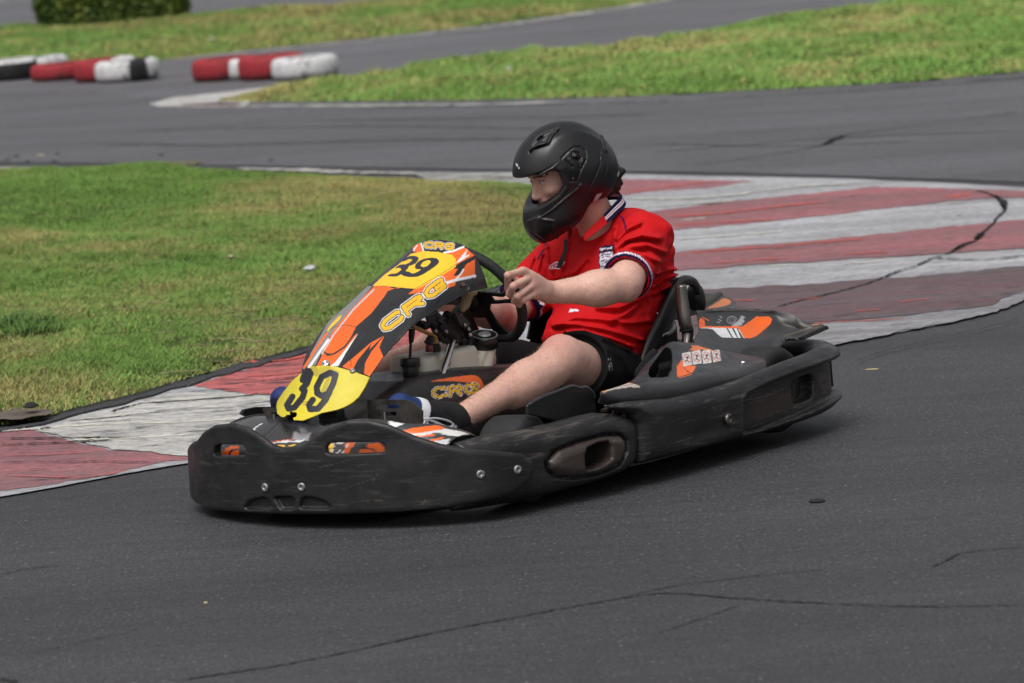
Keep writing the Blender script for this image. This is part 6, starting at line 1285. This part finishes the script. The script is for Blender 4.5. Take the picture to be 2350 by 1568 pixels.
# ---- socks and shoes
sock = simple('black_sock', (.007, .007, .008), .9, bs=.3, bsc=400)
def shoe(a, k, to, s):
    u = (k-a)/np.linalg.norm(k-a); V, F = nets(lambda P: smax(smin(cap(P, a-u*.03, a+u*.04, .043, .043), cap(P, a, a+(to-a)*.4, .044, .04), .03)+.001*NZ(P*50), (P-a)@u-.002, .004), a-.13, a+.15, .004)
    part('sock', V, F, sock, man)
    h = a+np.array([-.010, 0, -.080]); ball = h+(to-h)*.72; solen = np.cross(to-h, [0, 1., 0]); solen /= np.linalg.norm(solen); solen = solen if solen@(a-h) < 0 else -solen
    bl = to-(to-h)*.28
    def up(P):
        d = smin(ell(P, h+[.015, 0, .035], (.045, .038, .050)), cap(P, h+[.02, 0, .02], bl, .036, .044), .03); d = smin(d, cap(P, bl, to, .043, .036), .03)
        d = smin(d, cap(P, a+[.0, 0, -.01], bl-solen*.010, .043, .036), .03); return d
    lo = np.minimum.reduce([h, to, a])-.09; hi = np.maximum.reduce([h, to, a])+.09
    V, F = nets(lambda P: smax(up(P), -cap(P, a+u*.01, a+u*.12, .044, .05), .004), lo, hi, .0036)
    q = (V-h)@((to-h)/np.linalg.norm(to-h)); Ln = np.linalg.norm(to-h); sn = (V-h)@solen
    L = [('m', q > Ln*.84, '1f3566'), ('m', (q > Ln*.74) & (q <= Ln*.84), 'dcdce0'), ('m', (sn > .022), '15204a'), ('m', (np.abs(q-Ln*.35) < .012) & (sn > -.02), 'dcdce0')]
    if s < 0: L = [('m', q > Ln*.60, '1e2f66'), ('m', sn < -.028, 'd0d2da'), ('m', sn > .024, '121a38')]
    o = part('shoe', V, F, painted('shoe_cloth', .6, .2, 0, .3, bs=.3) if s > 0 else MATS['shoe_cloth'], man, col=paint(V, '1c2238' if s < 0 else '1b1b20', L))
    return o, h, solen, bl
sL, h, so_, bl = shoe(anL, knL, toL, 1); shoe(anR, knR, toR, -1)
lace = simple('white_lace', (.62, .62, .64), .8, bs=.3)
yL = .262
L = [tube([K(x, y, y=yL) for x, y in d6(p)], .0032, n=50, seg=7) for p in ([(1880, 180), (1990, 175), (2100, 200), (2148, 235), (2110, 255), (2030, 240), (1900, 185)], [(1880, 190), (1960, 200), (2060, 245), (2130, 258), (2140, 225)], [(1885, 170), (1900, 215), (1868, 250)], [(1875, 175), (1920, 240), (1930, 250)], [(1882, 185), (1870, 235), (1885, 250)])]
V, F = join(L); part('laces', V, F, lace, sL)
V, F = tube([K(x, y, y=.235) for x, y in d6([(1815, 120), (1835, 160), (1850, 190)])], .005, seg=8); part('shoe_stripe', V, F, lace, sL)
# ---- helmet
def shell(P, g=0.):
    q = (P-hed)@HR
    d = ell(q, (.006, 0, .0), (.166+g, .128+g, .154+g)); d = smin(d, ell(q, (-.052, 0, -.045), (.114+g, .114+g, .108+g)), .05)
    d = smin(d, ell(q, (.078, 0, -.114), (.104+g, .100+g, .076+g)), .045); d = smin(d, ell(q, (.138, 0, -.125), (.055+g, .045+g, .062+g)), .04)
    return d
def helmet(P):
    q = (P-hed)@HR; x, y, z = q[:, 0], q[:, 1], q[:, 2]
    d = shell(P)
    # crown ridge line and rear spoiler
    d = smin(d, box(q, (-.142, 0, -.088), (.028, .075, .010), rotm('Y', 20), .01), .02)
    rid = .004*np.exp(-((np.abs(y)-.085-.25*(x+.05)**2)/.012)**2)*np.clip((.10-x)/.08, 0, 1)*np.clip((z-.0)/.05, 0, 1); d = d-rid
    # bottom cut, slanting up to the back
    d = smax(d, (-.146-.27*x)-z, .012)
    cav = np.minimum(shell(P, -.028), cap(q, (-.01, 0, -.06), (-.0, 0, -.25), .098, .088)); d = smax(d, -cav, .006)
    # eye opening
    X = x; lowz = -.118+.00*X; cut = np.maximum.reduce([-(x-.035), z-(.030+.10*(x-.16)), (-.098-.12*(x-.05)) - z])
    ey = sdpoly(x, z, np.array([(.300, .044), (.14, .046), (.075, .038), (.060, .022), (.066, -.020), (.092, -.040), (.145, -.056), (.300, -.068)]))
    d = smax(d, -np.maximum(ey, -(x+.0)), .008)
    nr = np.abs(d) < .02
    if nr.any():
        qx, qy = kproj(P[nr]); f = np.zeros(nr.sum()); out = (shell(P[nr]) > -.012)
        def gr(p, a, w, closed=False):
            return a*np.exp(-(dline(qx, qy, np.array(c4(p)), closed)/w)**2)
        f += gr([(690, 545), (600, 630), (480, 700), (330, 755), (155, 835)], -.004, 1.3)+gr([(680, 555), (590, 645), (470, 712), (330, 770)], .003, 2.)
        f += gr([(690, 540), (760, 470), (830, 415), (900, 410), (950, 450), (965, 510), (960, 560)], -.004, 1.2)+gr([(690, 545), (720, 640), (740, 760), (775, 800), (860, 802), (900, 680), (960, 565)], -.003, 1.2)
        f += gr([(850, 515), (850, 520)], .005, 5)-gr([(815, 470), (880, 480), (910, 540), (860, 565), (815, 540), (812, 480)], .004, 1.3)
        f += gr([(1165, 240), (1175, 330), (1190, 470)], -.003, 1.1)+gr([(1100, 160), (1145, 230), (1150, 330), (1190, 460)], .004, 3)
        f += gr([(1125, 420), (1120, 600), (1060, 760), (1000, 880), (930, 1130)], -.003, 1.1)+gr([(1190, 470), (1190, 640), (1160, 800)], -.002, 1.0)
        f += gr([(900, 840), (880, 880), (780, 960), (600, 1110), (480, 1190), (320, 1240)], .003, 2.2)+gr([(770, 900), (690, 1000), (560, 1120), (430, 1205), (290, 1235)], -.002, 1.)
        f += gr([(350, 1370), (450, 1440), (560, 1500)], -.003, 1.4)+gr([(420, 1180+40), (600, 1250), (660, 1500)], .003, 3)
        f += gr([(355, 440), (440, 385), (530, 378), (580, 290), (650, 212)], .006, 3.)+gr([(340, 475), (365, 440), (520, 385)], -.008, 2.)+gr([(430, 340), (475, 305)], -.006, 1.5)+gr([(350, 400), (420, 300), (540, 240), (650, 210)], .004, 2.)
        f += gr([(880, 570), (890, 660)], -.004, 1.5)+gr([(740, 560), (780, 620), (810, 640)], -.004, 1.5)
        f = np.where(out, f*1.35, 0); d = d.copy(); d[nr] -= f
    return d
V, F = nets(helmet, hed-.26, hed+.24, .0031)
q = (V-hed)@HR; outm = shell(V) > -.010
HL = [('m', ~outm, '0b0b0c')]
px, py = kproj(V)
def om(poly): return inpoly(px, py, c4(poly)) & outm
HL += [('m', om([(700, 555), (730, 510), (800, 470), (900, 470), (955, 560), (895, 680), (860, 795), (775, 795), (745, 750)]), '0a0a0b'), ('m', om([(172, 605), (190, 600), (222, 655), (212, 668)]), 'd8d8dc'), ('m', om([(222, 578), (234, 580), (190, 690), (172, 690)]), '050505'),
       ('m', om([(1310, 745), (1325, 690), (1335, 700), (1325, 745)]), 'b8b8bc'), ('m', om([(1018, 1080), (1085, 945), (1145, 930), (1125, 965), (1060, 1060)]), 'b4b0b6'), ('m', om([(948, 990), (985, 880), (1000, 862), (1005, 880), (965, 1000)]), '26262a'), ('m', om([(905, 1170), (950, 1020), (957, 1020), (915, 1170)]), '3a1c1a')]
for cx, cy, r in ((915, 572, 2.2), (820, 768, 2.2), (903, 836, 3.6), (800, 575, 1.2), (765, 545, 1.2), (790, 545, 1.)):
    c = c4([(cx, cy)])[0]; HL.append(('m', (np.hypot(px-c[0], py-c[1]) < r) & outm, '5c5c5c' if r < 3 else '3c3c3c'))
hmm_, t, b = nodes('matt_helmet'); a = N(t, 'Attribute', attribute_name='Col'); t.links.new(a.outputs['Color'], b.inputs['Base Color'])
t.links.new(ramp(t, noise(t, 14, 5), [(.3, (.28,)*3), (.7, (.40,)*3)]).outputs[0], b.inputs['Roughness']); b.inputs['Specular IOR Level'].default_value = .5; bump(t, b, noise(t, 600, 2), .06, .0004)
hel = part('helmet', V, F, hmm_, man, col=paint(V, '1a1a1c', HL))
# lining
V, F = nets(lambda P: smax(np.maximum(shell(P, -.022), -shell(P, -.050)), -np.maximum(-((P-hed)@HR)[:, 0]+.055, (np.abs(((P-hed)@HR)[:, 2]+.012)-.070)), .01), hed-.2, hed+.2, .005)
m = ((V-hed)@HR)[:, 2] > -.16; 
part('helmet_lining', V, F[m[F].all(1)], simple('lining', (.012, .012, .013), .95, bs=.4), hel)
V, F = join([tube([K(x, y, y=yy) for x, y, yy in [(1304, 536, .08), (1300, 556, .06), (1292, 585, .05), (1284, 612, .05)]], .003, n=20, seg=6)])
q4 = c5([(800, 130), (835, 128), (825, 250), (795, 330), (778, 388), (730, 386), (745, 335), (790, 240)]); V, F = plate([K(x, y, y=.035) for x, y in q4], KCAM-hed, .003); part('chin_strap', V, F, rubber, hel, smooth=False)
V, F = nets(lambda P: ell(P, Hp(-.10, 0, -.10), (.05, .078, .045))+.006*NZ(P*70), Hp(-.10, 0, -.10)-.11, Hp(-.10, 0, -.10)+.11, .005); part('hair', V, F, simple('dark_hair', (.03, .018, .012), .7, bs=.6, bsc=150), man)
